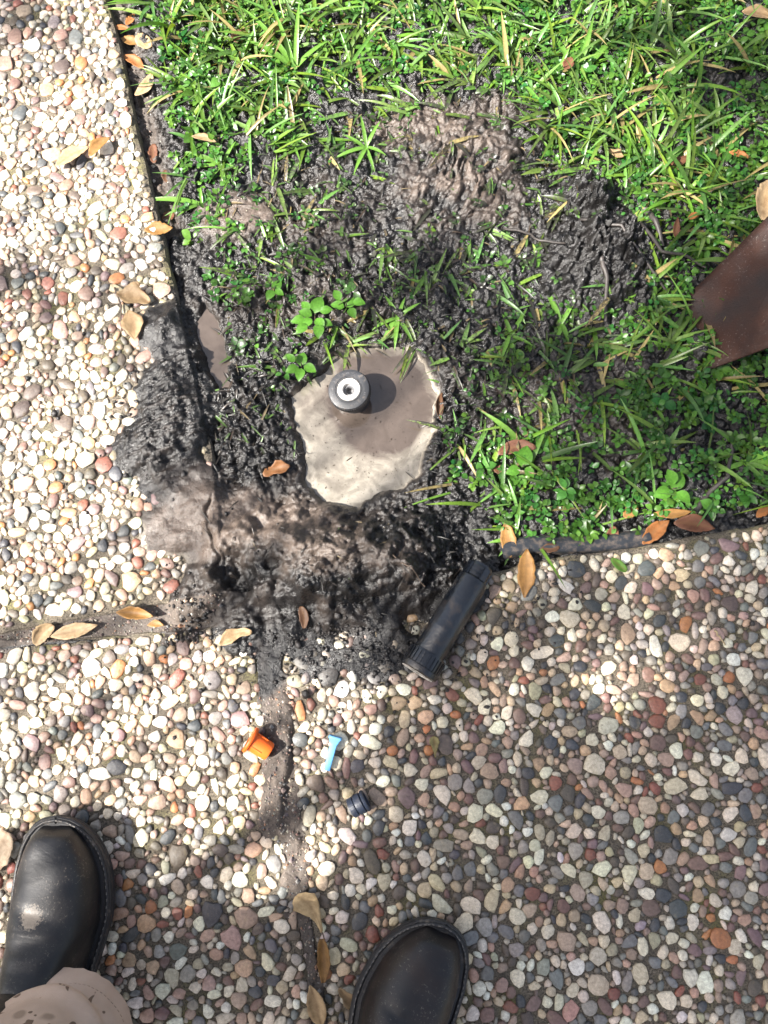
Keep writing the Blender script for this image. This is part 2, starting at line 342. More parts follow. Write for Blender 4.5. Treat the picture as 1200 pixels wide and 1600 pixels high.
# ------------------------------------------------------------------ soil height field
def blob(X, Y, px, py, rx, ry, ang=0, wob=0.3, seed=1, inner=0.25):
    c = G(px, py); s = SC(px, py)
    a = R(-ang); dx, dy = X - c[0], Y - c[1]
    u = (dx * math.cos(a) + dy * math.sin(a)) / (rx / s); v = (-dx * math.sin(a) + dy * math.cos(a)) / (ry / s)
    d = np.sqrt(u * u + v * v) + wob * fbm(X, Y, 22, 3, seed * 31)
    return sstep(1.08, inner, d)
ZW = -0.020
HOLE = GP([(452, 612), (478, 596), (512, 578), (524, 552), (560, 540), (622, 541), (660, 566), (678, 610), (672, 660), (654, 700), (652, 732), (630, 752), (596, 756), (556, 780), (505, 774), (478, 745), (480, 700), (460, 655)])
CH = GP([(318, 470), (338, 500), (350, 548), (356, 600), (338, 606), (318, 560), (306, 510)])
def soil(X, Y):
    """returns height, colour (n,3), dryness, region id"""
    px, py = P(X, Y, 0.0)
    dul, dll, dlr = (poly_dist(X, Y, s) for s in SLABS)
    dsl = np.maximum(np.maximum(dul, dll), dlr)
    slab = dsl > 0
    hp = poly_dist(X, Y, HOLE) + 0.006 * fbm(X, Y, 24, 2, 5) + 0.0035 * fbm(X, Y, 110, 3, 6)
    ch = poly_dist(X, Y, CH) + 0.004 * fbm(X, Y, 60, 3, 6)
    wx_ = X + 0.012 * fbm(X, Y, 30, 2, 81); wy_ = Y + 0.012 * fbm(X, Y, 30, 2, 82)
    n40 = fbm(X, Y, 26, 4, 11); n90 = fbm(X, Y, 80, 4, 21, 0.6); rg = ridged(wx_, wy_, 36, 4, 31); wo = worley(wx_, wy_, 62, 3)
    # piles
    mound = blob(X, Y, 520, 885, 215, 120, 5, 0.3, 2, 0.15)
    mound2 = blob(X, Y, 650, 850, 110, 85, 0, 0.3, 3)
    slick = blob(X, Y, 320, 822, 118, 66, -12, 0.22, 4, 0.4)
    smear = blob(X, Y, 268, 640, 84, 165, 12, 0.5, 5, 0.1)
    band = blob(X, Y, 395, 660, 70, 130, 8, 0.35, 6)
    clod1 = blob(X, Y, 318, 925, 58, 52, 0, 0.4, 7)
    clod2 = blob(X, Y, 285, 1000, 60, 26, 0, 0.4, 8)
    clod3 = blob(X, Y, 375, 985, 48, 52, 0, 0.4, 9)
    film = blob(X, Y, 560, 1020, 175, 62, 4, 0.5, 10, 0.4)
    film2 = blob(X, Y, 700, 930, 110, 60, 15, 0.5, 13, 0.4)
    rpile = blob(X, Y, 955, 405, 118, 100, 10, 0.35, 11, 0.2)
    rpile2 = blob(X, Y, 922, 300, 44, 42, 0, 0.3, 12)
    drag = blob(X, Y, 730, 275, 130, 135, 0, 0.4, 14)
    flat = blob(X, Y, 370, 335, 78, 44, 0, 0.2, 15, 0.6)
    rim = blob(X, Y, 700, 640, 70, 170, 0, 0.4, 16)
    rimt = blob(X, Y, 480, 470, 190, 60, 0, 0.4, 17)
    sfilm = blob(X, Y, 262, 650, 108, 200, 12, 0.7, 26, 0.2); slink = blob(X, Y, 300, 755, 62, 55, 0, 0.4, 27)
    smear_top = blob(X, Y, 262, 510, 70, 60, 20, 0.35, 18)
    j = blob(X, Y, 432, 1180, 29, 160, 6, 0.45, 19, 0.5) + 0.8 * blob(X, Y, 460, 1370, 34, 90, 8, 0.5, 20, 0.4)
    jr = blob(X, Y, 470, 1240, 60, 130, 6, 0.5, 22, 0.5)
    jdark = blob(X, Y, 425, 1060, 46, 50, 0, 0.35, 23)
    sm = (0.076 * mound + 0.022 * mound2 + 0.019 * slick + 0.030 * smear + 0.010 * band + 0.020 * clod1 + 0.011 * clod2 + 0.016 * clod3
          + 0.010 * film + 0.010 * film2 + 0.013 * smear_top + 0.0085 * sfilm * (1 - smear) + 0.014 * slink)
    rough = np.clip(1.3 * mound - 0.5 * blob(X, Y, 400, 815, 150, 60, 4, 0.3, 36) + mound2 + 0.75 * band + clod1 + clod2 + clod3 + 0.8 * rpile + rpile2 + rim + 0.6 * rimt + 0.5 * smear - 0.55 * slick, 0.0, 1.3)
    # lumps
    fine = ridged(X, Y, 150, 3, 71); wo2 = worley(X, Y, 150, 8)
    lump = (0.5 - np.minimum(wo, 1)) * 0.45 + n90 * 0.40 - rg * 0.34 + 0.20 * (0.45 - np.minimum(wo2, 1)) - 0.16 * fine
    a = R(25); comb = fbm(X * math.cos(a) + Y * math.sin(a), (-X * math.sin(a) + Y * math.cos(a)) * 7, 55, 3, 41)
    sx_ = X + 0.03 * fbm(X, Y, 14, 3, 83); sy_ = Y + 0.03 * fbm(X, Y, 14, 3, 84); streak = -ridged((sx_ - 0.45 * sy_) * 1.9, (sy_ + 0.3 * sx_) * 0.7, 34, 4, 51)
    big = n90 * 0.35 - rg * 0.55 + 0.35 * n40
    base = -0.010 + 0.006 * n40 + 0.0035 * n90 + 0.0135 * lump * (1 - 0.85 * flat) * (1 - 0.85 * np.clip(1.4 * drag, 0, 1)) * (1 - 0.95 * np.clip(1.5 * mound, 0, 1)) * (1 - 0.9 * np.clip(1.5 * (slick + smear), 0, 1))
    gut = sstep(0.045, 0.012, -dul) * sstep(560, 470, py)
    base = base - 0.008 * gut * (1 - 0.3 * n40)
    base = base + 0.046 * rpile + 0.040 * rpile2 + 0.012 * lump * np.clip(rpile + rpile2, 0, 1) + 0.024 * blob(X, Y, 1096, 540, 30, 40, 0, 0.35, 28) + 0.010 * drag + 0.009 * flat + 0.010 * rim + 0.010 * rimt
    base = np.where(flat > 0.5, base * 0.6, base)
    base += 0.013 * drag * streak
    lj = (dul < 0) & (dll < 0) & (px < 436 + 30 * n40) & (py > 925) & (py < 1080)
    base = np.where(lj, -0.009 + 0.0035 * n90 + 0.004 * n40 + 0.004 * sstep(230, 400, px) + 0.004 * lump, base)
    bj = (dll < np.maximum(0.003, 0.006 + 0.016 * n40)) & (dlr < np.maximum(0.003, 0.006 + 0.016 * n40)) & (py > 1000)
    jointh = np.where(bj, 0.0012 + 0.002 * n90 + 0.0012 * lump, -0.02)
    lm = np.clip(mound * 1.8 - 0.3 * film, 0, 1); mix_ = lump * (1 - lm) + (0.80 * big + 0.36 * lump) * lm
    over = sm - 0.0065 + mix_ * 0.014 * np.clip(rough, 0, 1) + 0.0035 * lump * np.clip(film + film2 + slick + sfilm * (1 - smear), 0, 1) + 0.006 * (0.9 * comb + 0.5 * big + 0.45 * lump) * smear
    z = np.where(slab, np.maximum(-0.02, over), np.where(lj, np.maximum(base, over), base + sm + mix_ * 0.012 * rough + 0.005 * comb * smear))
    jz = np.maximum(jointh, -0.0115 + 0.0155 * np.clip(j, 0, 1) + 0.006 * jr + 0.003 * n90 + 0.0016 * lump)
    z = np.where((py > 1000), np.maximum(z, jz), z)
    # ridged tread print pressed in the dirt beside the joint
    tr = blob(X, Y, 283, 1005, 28, 16, -20, 0.15, 25, 0.7)
    z += np.where(z > -0.004, tr * 0.003 * np.sin((px * 0.97 - py * 0.25) * 0.75), 0)
    # crack in the slick
    cx = 335 + 8 * np.sin(py * 0.06) + 14 * fbm(X, Y, 45, 2, 61)
    crack = sstep(5, 1, np.abs(px - cx)) * sstep(770, 790, py) * sstep(900, 880, py)
    z -= 0.006 * crack
    # hole and channel
    hp = hp + 0.004 * lump * sstep(690, 740, py); hp = hp - 0.004; kb = 0.8 * sstep(-0.030, -0.006, hp); z = z * (1 - kb) + (-0.004 + 0.006 * n40 + 0.002 * n90) * kb
    hs = sstep(-0.020, 0.014, hp)
    z = z * (1 - hs) + (-0.055 + 0.003 * lump) * hs
    ch = ch + 0.005 * lump; cs = sstep(-0.006, 0.006, ch); z = z * (1 - cs) + (-0.021) * cs
    # colours
    black = np.array([0.0062, 0.0055, 0.0054]); brown = np.array([0.076, 0.058, 0.047]); grey = np.array([0.072, 0.056, 0.045]); pale = np.array([0.22, 0.195, 0.16])
    B = (1.15 * slick + 1.0 * blob(X, Y, 440, 825, 150, 62, 4, 0.35, 30) + 1.05 * drag * sstep(-0.9, 0.3, streak + n40) + 0.8 * blob(X, Y, 640, 180, 110, 60, 0, 0.5, 32) + 0.8 * flat
         + 0.45 * blob(X, Y, 770, 165, 60, 40, 0, 0.3, 33) + 0.35 * rimt + 0.25 * blob(X, Y, 480, 330, 160, 90, 0, 0.6, 34) + 0.55 * mound * sstep(-0.2, 0.5, n40 + 0.5 * big) + 0.22 * blob(X, Y, 900, 640, 200, 120, 0, .6, 35)
         + 0.22 * smear * sstep(-0.1, 0.5, comb) + 0.35 * slink)
    B = np.clip(B + 0.10 * n40, 0.0, 1)
    B = np.where(np.maximum(rpile, rpile2) > .2, B * .2, B)
    C = black[None] * (1 - B[..., None]) + brown[None] * B[..., None]
    GR = np.clip(np.where(lj, sstep(420, 250, px + 50 * n40), 0) + np.where(py > 1015, np.clip(1.2 * j + jr + 0.8 * bj - 1.1 * jdark - 1.2 * film * (py < 1075), 0, 1), 0) + gut * 0.8 * (py < 360) + 0.5 * clod2 + 0.3 * clod1, 0, 1)
    C = C * (1 - GR[..., None]) + grey[None] * GR[..., None] * (0.9 + 0.5 * n90[..., None])
    pr = 0.95 * sstep(0.0085, 0.001, np.abs(z - ZW - 0.002)) * (np.abs(hp) < 0.026) * sstep(-0.2, 0.3, n90 + 0.6 * n40 + 0.5 * (px > 630) - 0.5 * (px < 520))
    pr = np.maximum(pr, sstep(0.006, 0.002, np.abs(z - ZW - 0.001)) * (np.abs(ch) < 0.014) * sstep(-0.1, 0.3, n40 + (px > 335) * 0.5) * 0.6)
    edge_sl = sstep(0.0045, 0.001, np.abs(over)) * slab * np.clip(slick * 1.6 + smear_top, 0, 1) * 0.7
    pr = np.maximum(pr, edge_sl)
    bank = 0.85 * sstep(0.017, 0.002, z - ZW) * (hp > -0.034) * sstep(-0.6, 0.2, n90 + n40)
    C = C * (1 - bank[..., None]) + np.array([0.040, 0.031, 0.026])[None] * bank[..., None]
    C = C * (1 - pr[..., None]) + pale[None] * pr[..., None]
    dry = np.clip(0.03 + 0.9 * GR + 0.6 * pr + 0.22 * B - 0.2 * slick + 0.1 * n40, 0, 1)
    reg = np.zeros(X.shape, np.int8)
    reg[(np.maximum(np.maximum(mound, mound2), np.maximum(clod3, slick)) > 0.12) & (py > 765) & (hp < 0.012)] = 1
    reg[(np.maximum(smear, smear_top) > 0.1) & (reg == 0) & (ch < 0) & (dul > -0.004)] = 2
    reg[(np.maximum(rpile, rpile2) > 0.15)] = 3
    return z, C, dry, reg, dsl

STEP = 0.00175
gx = np.arange(-0.64, 0.74, STEP); gy = np.arange(-0.56, 1.24, STEP)
GX, GY = np.meshgrid(gx, gy)
SZ, SCOL, SDRY, SREG, SDSL = soil(GX, GY)
def hz(x, y):
    x = np.atleast_1d(np.asarray(x, float)); y = np.atleast_1d(np.asarray(y, float))
    u = np.clip((x - gx[0]) / STEP, 0, len(gx) - 2); v = np.clip((y - gy[0]) / STEP, 0, len(gy) - 2)
    i, k = u.astype(int), v.astype(int); fu, fv = u - i, v - k
    return (SZ[k, i] * (1 - fu) + SZ[k, i + 1] * fu) * (1 - fv) + (SZ[k + 1, i] * (1 - fu) + SZ[k + 1, i + 1] * fu) * fv
def surf(x, y):
    """soil or slab top, whichever is higher"""
    z = float(hz(x, y)[0])
    k = min(len(gy) - 1, max(0, int((y - gy[0]) / STEP))); i = min(len(gx) - 1, max(0, int((x - gx[0]) / STEP)))
    return max(z, 0.0045 if SDSL[k, i] > 0 else -1)
nY, nX = GX.shape
idx = np.arange(nY * nX).reshape(nY, nX)
quads = np.stack([idx[:-1, :-1], idx[:-1, 1:], idx[1:, 1:], idx[1:, :-1]], -1).reshape(-1, 4)
hid = ((SDSL > 0.012) & (SZ < -0.008)).ravel()
keep = ~hid[quads].all(1)
quads = quads[keep]; qreg = SREG.ravel()[quads].max(1)
SV = np.stack([GX.ravel(), GY.ravel(), SZ.ravel()], -1)
def soil_piece(name, r):
    q = quads[qreg == r]; u, inv = np.unique(q, return_inverse=True)
    me = np_mesh(name, SV[u], inv.reshape(q.shape), SCOL.reshape(-1, 3)[u], True, {'dry': SDRY.ravel()[u]})
    return obj(name, me, M_soil)
tag(soil_piece('soil', 0), kind='structure', label='dark wet trampled soil between lawn, hole and slabs')
tag(soil_piece('mud_mound', 1), 'heap of wet black and brown mud below the water hole', 'mud')
tag(soil_piece('mud_smear', 2), 'dark combed mud smeared over the edge of the left pebbled slab', 'mud')
tag(soil_piece('root_clod', 3), 'black lumpy clod of earth with roots lying in the grass near the shovel', 'earth')

g = bmesh.new(); bmesh.ops.create_grid(g, x_segments=2, y_segments=2, size=60)
o = obj('ground', bm_mesh(g, 'ground'), M_far, loc=(0, 0, -0.06)); tag(o, kind='structure', label='lawn and earth stretching away around the slabs')

# ------------------------------------------------------------------ slab bodies
def slab_mesh(poly, seed):
    pts = []
    n = len(poly)
    for i in range(n):
        a, b = poly[i], poly[(i + 1) % n]; L = np.linalg.norm(b - a); k = max(1, int(L / 0.012)) if L < 0.5 else 60
        for q in range(k): pts.append(a + (b - a) * q / k)
    pts = np.array(pts); m = len(pts)
    area = 0.5 * np.sum(pts[:, 0] * np.roll(pts[:, 1], -1) - np.roll(pts[:, 0], -1) * pts[:, 1])
    tn = np.roll(pts, -1, 0) - np.roll(pts, 1, 0); tn /= np.linalg.norm(tn, axis=1)[:, None] + 1e-9
    nrm = np.stack([tn[:, 1], -tn[:, 0]], -1) * (1 if area > 0 else -1)          # outward
    j = 0.0022 * fbm(pts[:, 0], pts[:, 1], 70, 3, seed); k2 = 0.002 * fbm(pts[:, 0], pts[:, 1], 160, 2, seed + 9)
    rings = [(j + 0.003, -0.055), (j + 0.002, -0.008), (j - 0.0005 + k2, -0.0028), (j - 0.006 + k2, 0.0)]
    V = []
    for off, z in rings:
        p = pts + nrm * np.asarray(off)[:, None]; V += [(x, y, z) for x, y in p]
    F = []
    for r in range(3):
        for i in range(m):
            i2 = (i + 1) % m; F.append((r * m + i, r * m + i2, (r + 1) * m + i2, (r + 1) * m + i))
    F.append(tuple(range(3 * m, 4 * m)))
    me = bpy.data.meshes.new('paving_slab'); me.from_pydata(V, [], F); me.update()
    bm = bmesh.new(); bm.from_mesh(me); bmesh.ops.recalc_face_normals(bm, faces=bm.faces); bm.to_mesh(me); bm.free()
    return me
SL_LABEL = ['sunlit pebbled concrete slab at upper left of the lawn', 'pebbled concrete slab at lower left under the left boot', 'shaded pebbled concrete slab at lower right under the right boot']
slabs = []
for k, s in enumerate(SLABS):
    o = obj('paving_slab', slab_mesh(s, 3 + k), M_mortar); tag(o, kind='structure', label=SL_LABEL[k]); slabs.append(o)

# ------------------------------------------------------------------ pebbles
NVAR, SEG = 26, 10
def outline(k):
    r = np.random.default_rng(100 + k); th = np.linspace(0, 2 * math.pi, 64, endpoint=False)
    e = 2.0 + r.random() * 1.2
    rad = (np.abs(np.cos(th)) ** e + np.abs(np.sin(th)) ** e) ** (-1 / e)
    for h, amp in ((1, .07), (2, .05), (3, .09), (4, .035), (5, .03)):
        rad = rad * (1 + amp * r.normal() * 0.8 * np.cos(h * th + r.random() * 6.28))
    for q in range(int(r.integers(2, 6))):
        dlt = np.cos(th - r.random() * 6.283); cut = r.uniform(0.70, 0.92) / np.maximum(dlt, 1e-3)
        rad = np.where(dlt > 0.1, np.minimum(rad, cut), rad)
    return np.clip(rad, 0.68, 1.22)
OUT = [outline(k) for k in range(NVAR)]
def pebble_template(k):
    r = np.random.default_rng(300 + k); th = np.arange(SEG) * 2 * math.pi / SEG; ro = OUT[k][(np.arange(SEG) * 64 / SEG).astype(int)]
    V = []; flat = 0.70 + 0.2 * r.random(); cx, cy = r.normal(0, .08, 2)
    for f, z, jj in ((1.0, -0.35, 0), (0.97, 0.34, .04), (flat, 0.88, .06)):
        w = ro * f * (1 + jj * r.normal(size=SEG))
        V += [(w[i] * math.cos(th[i]) + (cx if f < 0.9 else 0), w[i] * math.sin(th[i]) + (cy if f < .9 else 0), z * (1 + (0.10 * r.normal() if jj else 0))) for i in range(SEG)]
    V.append((cx, cy, 1.0))
    F = []
    for q in (0, 1):
        for i in range(SEG):
            i2 = (i + 1) % SEG; a, b, c, d = q * SEG + i, q * SEG + i2, (q + 1) * SEG + i2, (q + 1) * SEG + i
            F += [(a, b, c), (a, c, d)]
    F += [(2 * SEG + i, 2 * SEG + (i + 1) % SEG, 3 * SEG) for i in range(SEG)]
    return np.array(V), np.array(F)
TPL = [pebble_template(k) for k in range(NVAR)]
PAL = [((0.60, 0.56, 0.48), 20), ((0.66, 0.64, 0.59), 14), ((0.47, 0.40, 0.30), 10), ((0.42, 0.30, 0.21), 6), ((0.33, 0.25, 0.215), 9), ((0.40, 0.27, 0.225), 7), ((0.28, 0.27, 0.26), 12),
       ((0.16, 0.17, 0.18), 9), ((0.055, 0.062, 0.075), 9), ((0.17, 0.11, 0.10), 8), ((0.21, 0.085, 0.065), 3), ((0.38, 0.17, 0.075), 3), ((0.17, 0.12, 0.13), 4), ((0.38, 0.37, 0.29), 7), ((0.09, 0.075, 0.065), 6)]
PC = np.array([p[0] for p in PAL]); PWT = np.array([p[1] for p in PAL], float); PWT /= PWT.sum()

RES = 0.0008
ox, oy = -0.82, -0.62; NXR, NYR = int(1.64 / RES), int(1.90 / RES)
occ = np.full((NYR, NXR), -1, np.int32); sid = np.full((NYR, NXR), -1, np.int8)
cxs = ox + (np.arange(NXR) + .5) * RES; cys = oy + (np.arange(NYR) + .5) * RES
cX, cY = np.meshgrid(cxs[::4], cys[::4])
for k, s in enumerate(SLABS):
    ins = poly_dist(cX, cY, s) > 0.0035
    big = np.repeat(np.repeat(ins, 4, 0), 4, 1)[:NYR, :NXR]
    if big.shape != occ.shape:
        b2 = np.zeros_like(occ); b2[:big.shape[0], :big.shape[1]] = big; big = b2
    occ[big] = 0; sid[big] = k
pebs = []          # x, y, a, b, rot, variant, slab
r2 = np.random.default_rng(42)
def put(i, k, a, b, ro, v, pid, old=None):
    h = int(a * 1.22 / RES) + 2
    if i < h or k < h or i + h >= NXR or k + h >= NYR: return
    w = np.arange(-h, h + 1) * RES
    u = (w[None, :] * math.cos(ro) + w[:, None] * math.sin(ro)) / a; q = (-w[None, :] * math.sin(ro) + w[:, None] * math.cos(ro)) / b
    rr = OUT[v][((np.arctan2(q, u) / 6.28318 * 64).astype(int)) % 64]
    foot = (u * u + q * q) < (rr * 0.93) ** 2
    sub = occ[k - h:k + h + 1, i - h:i + h + 1]
    if (foot & (sub != 0) & (sub != pid)).any(): return
    sub[foot] = pid
    rec = (cxs[i], cys[k], a, b, ro, v, int(sid[k, i]), i, k)
    if old is None: pebs.append(rec)
    else: pebs[old] = rec
for (amin, amax, tries) in ((0.0110, 0.0150, 600), (0.0085, 0.0110, 4000), (0.0062, 0.0085, 20000), (0.0050, 0.0062, 22000), (0.0040, 0.0050, 13000), (0.0028, 0.0040, 8000)):
    free = np.flatnonzero(occ.ravel() == 0); pick = free[r2.integers(0, len(free), tries)]
    kk, ii = pick // NXR, pick % NXR
    for i, k in zip(ii, kk):
        if occ[k, i]: continue
        a = r2.uniform(amin, amax); put(i, k, a, a * r2.uniform(0.60, 0.97), r2.uniform(0, 6.283), int(r2.integers(NVAR)), len(pebs) + 1)
for f in (1.18, 1.14, 1.12, 1.10, 1.07, 1.05):                     # let the stones grow until they almost touch
    for n_ in range(len(pebs)):
        p_ = pebs[n_]
        fa, fb = (f, 1.0) if r2.random() < .5 else (1.0, f)
        if p_[2] * fa > .0165 or p_[3] * fb > p_[2] * fa * 1.05: continue
        put(p_[7], p_[8], p_[2] * fa, p_[3] * fb, p_[4], p_[5], n_ + 1, n_)
pebs = np.array(pebs)[:, :7]
px, py = P(pebs[:, 0], pebs[:, 1], 0.004)
ph = (0.0020 + 0.16 * pebs[:, 3]) * r2.uniform(0.75, 1.25, len(pebs))
pz = hz(pebs[:, 0], pebs[:, 1]); inside_grid = (pebs[:, 0] > gx[0]) & (pebs[:, 0] < gx[-1]) & (pebs[:, 1] > gy[0]) & (pebs[:, 1] < gy[-1])
buried = inside_grid & (pz > ph + 0.0015)
pcol = PC[r2.choice(len(PC), len(pebs), p=PWT)] * r2.uniform(0.8, 1.2, (len(pebs), 1)) * (1 + r2.normal(0, 0.04, (len(pebs), 3)))
pcol = np.clip(pcol * np.array([[1.06, 0.99, 0.89]]), 0.02, 0.72)
tiny = np.clip((0.0062 - pebs[:, 2]) / 0.003, 0, 1)[:, None] * .8
pcol = pcol * (1 - tiny) + tiny * (np.array([[.26, .225, .18]]) * r2.uniform(.5, 1.4, (len(pebs), 1)))
nearfit = ((px - 590) ** 2 + (py - 1245) ** 2 < 26 ** 2); pcol[nearfit] = np.array([.27, .20, .15]) * r2.uniform(.8, 1.2, (int(nearfit.sum()), 1))
# mud splashed on the stones round the heap
def splash(x, y):
    return np.clip(blob(x, y, 560, 1010, 240, 90, 0, .6, 60) * 0.95 + 0.9 * blob(x, y, 250, 600, 110, 210, 10, .5, 61) + 0.8 * blob(x, y, 330, 960, 110, 60, 0, .5, 62) + .45 * blob(x, y, 800, 940, 170, 90, 0, .6, 64), 0, 1)
spl = splash(pebs[:, 0], pebs[:, 1]) * r2.uniform(0.3, 1.0, len(pebs))
pcol = pcol * (1 - spl[:, None]) + np.array([0.04, 0.034, 0.03]) * spl[:, None]
vis = (px > -4) & (px < 1204) & (py > -4) & (py < 1604) & ~buried
boot_zone = ((px < 185) & (py > 1280)) | ((px > 560) & (px < 725) & (py > 1445))
area = pebs[:, 2] * pebs[:, 3] * (SC(600, py) ** 2)
PM = [np_mesh('pebble', V, F) for V, F in TPL]
for m in PM: m.materials.append(M_peb1)
for s in range(3):
    cand = np.where(vis & (pebs[:, 6] == s) & ~boot_zone)[0]
    top = cand[np.argsort(-area[cand])][:300]; single = np.zeros(len(pebs), bool); single[top] = True
    for i in top:
        x, y, a, b, ro, v, _ = pebs[i]
        o = bpy.data.objects.new('pebble', PM[int(v)]); col.objects.link(o); o.parent = slabs[s]
        o.location = (x, y, 0); o.rotation_euler = (0, 0, ro); o.scale = (a, b, ph[i]); o.color = (*pcol[i], 1)
    rest = np.where((pebs[:, 6] == s) & ~single & ~buried)[0]
    Vs, Fs, Cs, off = [], [], [], 0
    for i in rest:
        x, y, a, b, ro, v, _ = pebs[i]; V, F = TPL[int(v)]
        c, sn = math.cos(ro), math.sin(ro); u, w = V[:, 0] * a, V[:, 1] * b
        Vs.append(np.stack([x + u * c - w * sn, y + u * sn + w * c, V[:, 2] * ph[i]], -1)); Fs.append(F + off); off += len(V)
        Cs.append(np.repeat(pcol[i][None], len(V), 0))
    o = obj('pebble_bed', np_mesh('pebble_bed', np.vstack(Vs), np.vstack(Fs), np.vstack(Cs)), M_pebN, slabs[s]); tag(o, kind='stuff')
print('pebbles', len(pebs), 'visible', int(vis.sum()))

# loose grit lying in the joints and on the dirt beside them
r6 = np.random.default_rng(12); n = 12000
gxx = np.concatenate([r6.uniform(-.22, .02, n), r6.uniform(-.62, -.15, n // 2), r6.uniform(-.4, -.2, n // 3)]); gyy = np.concatenate([r6.uniform(-.55, .1, n), r6.uniform(0, .2, n // 2), r6.uniform(.5, 1.3, n // 3)])
gi = np.clip(((gxx - gx[0]) / STEP).astype(int), 0, nX - 1); gk = np.clip(((gyy - gy[0]) / STEP).astype(int), 0, nY - 1)
gz = SZ[gk, gi]; ok = ((SDSL[gk, gi] < .002) | (gz > .0004)) & (SREG[gk, gi] == 0) & (SCOL[gk, gi, 0] > .03) & (r6.random(len(gxx)) < .55)
gxx, gyy, gz = gxx[ok], gyy[ok], gz[ok]; m = len(gxx); sz = r6.uniform(.0006, .0019, m) * np.where(r6.random(m) < .06, 2.2, 1)
oc = np.array([(1, 0, 0), (0, 1, 0), (-1, 0, 0), (0, -1, 0), (0, 0, .8), (0, 0, -.6)]); of = np.array([(0, 1, 4), (1, 2, 4), (2, 3, 4), (3, 0, 4), (1, 0, 5), (2, 1, 5), (3, 2, 5), (0, 3, 5)])
GV = np.stack([gxx, gyy, gz + sz * .3], -1)[:, None] + oc[None] * sz[:, None, None] * r6.uniform(.6, 1.3, (m, 6, 3)); GF = (of[None] + (np.arange(m) * 6)[:, None, None]).reshape(-1, 3)
gc = np.repeat((PC[r6.integers(0, len(PC), m)] * .55 + .05)[:, None], 6, 1).reshape(-1, 3)
tag(obj('grit', np_mesh('grit', GV.reshape(-1, 3), GF, gc, False), M_pebN), 'loose sandy grit lying in the joints between slabs', 'grit', kind='stuff')

# ------------------------------------------------------------------ water
def water(name, pts_px, z, foam_fn, label):
    W = GP(pts_px, z); lo, hi = W.min(0) - 0.004, W.max(0) + 0.004
    x = np.arange(lo[0], hi[0], 0.0035); y = np.arange(lo[1], hi[1], 0.0035); X, Y = np.meshgrid(x, y)
    ins = poly_dist(X, Y, W) > -0.004
    id_ = np.arange(X.size).reshape(X.shape); q = np.stack([id_[:-1, :-1], id_[:-1, 1:], id_[1:, 1:], id_[1:, :-1]], -1).reshape(-1, 4)
    q = q[ins.ravel()[q].all(1)]; u, inv = np.unique(q, return_inverse=True)
    fx, fy = P(X, Y, z); fo = foam_fn(X, Y, fx, fy).ravel()
    V = np.stack([X.ravel(), Y.ravel(), np.full(X.size, z)], -1)[u]
    o = obj(name, np_mesh(name, V, inv.reshape(q.shape), None, True, {'foam': fo[u]}), M_water); tag(o, label, kind='structure')
    return o
def foam_hole(X, Y, fx, fy):
    dd = np.sqrt(((fx - 598) / 82) ** 2 + ((fy - 628) / 78) ** 2) + 0.10 * fbm(X, Y, 30, 3, 95)
    e = sstep(0.016, 0.003, poly_dist(X, Y, HOLE)) * 0.25
    return np.clip(0.04 + 0.72 * sstep(0.86, 1.22, dd) * np.interp(fy, [560, 640, 720], [.45, .75, 1.05]) + e, 0, 1)
water('muddy_water', [(435, 600), (500, 560), (515, 530), (640, 525), (685, 570), (695, 640), (690, 760), (640, 785), (560, 810), (480, 800), (450, 760), (440, 660)], ZW, foam_hole, 'murky brown water with pale scum standing in the dug hole')
water('muddy_channel_water', [(300, 465), (340, 465), (365, 600), (330, 612), (300, 520)], -0.0145, lambda X, Y, a, b: 0 * X, 'narrow muddy puddle in the gutter beside the left slab')

# ------------------------------------------------------------------ foliage builder
def foliage(base, az, L, W, e0, e1, colr, dirt, shape, fold=0.25, nu=5, tw=None):
    """vectorised blades or leaves: shape in {'blade','oval'}"""
    N = len(L); u = np.linspace(0, 1, nu + 1)
    if shape == 'blade': wp = np.array([max(0.0, (1 - t ** 3.2)) * (0.65 + 0.35 * min(1, t * 4)) for t in u]); wp[-1] = 0.06
    else:
        wp = np.sin(np.pi * np.clip(0.06 + 0.94 * u, 0, 1) ** 0.85) ** 0.8; wp[0] = 0.12; wp[-1] = 0.06
    e = e0[:, None] + (e1 - e0)[:, None] * u[None]
    du = 1.0 / nu
    h = np.concatenate([np.zeros((N, 1)), np.cumsum(0.5 * (np.cos(e[:, 1:]) + np.cos(e[:, :-1])) * du, 1)], 1) * L[:, None]
    zz = np.concatenate([np.zeros((N, 1)), np.cumsum(0.5 * (np.sin(e[:, 1:]) + np.sin(e[:, :-1])) * du, 1)], 1) * L[:, None]
    ca, sa = np.cos(az)[:, None], np.sin(az)[:, None]
    cx = base[:, 0:1] + h * ca; cy = base[:, 1:2] + h * sa; cz = base[:, 2:3] + zz
    tw = np.zeros(N) if tw is None else tw
    ww = W[:, None] * 0.5 * wp[None]
    out = []
    for v in (-1, 0, 1):
        lift = fold * ww * (abs(v)) + np.sin(tw)[:, None] * ww * v
        out.append(np.stack([cx - sa * ww * v * np.cos(tw)[:, None], cy + ca * ww * v * np.cos(tw)[:, None], cz + lift], -1))
    V = np.stack(out, 2)                                            # N, nu+1, 3, 3
    f = grid_faces(nu + 1, 3); n1 = (nu + 1) * 3
    F = (f[None] + (np.arange(N) * n1)[:, None, None]).reshape(-1, 4)
    C = np.repeat(colr[:, None], n1, 1).reshape(N, nu + 1, 3, 3).copy()
    C[:, :, 1] = C[:, :, 1] * 1.18
    D = np.repeat(dirt, n1)
    return V.reshape(-1, 3), F, C.reshape(-1, 3), D
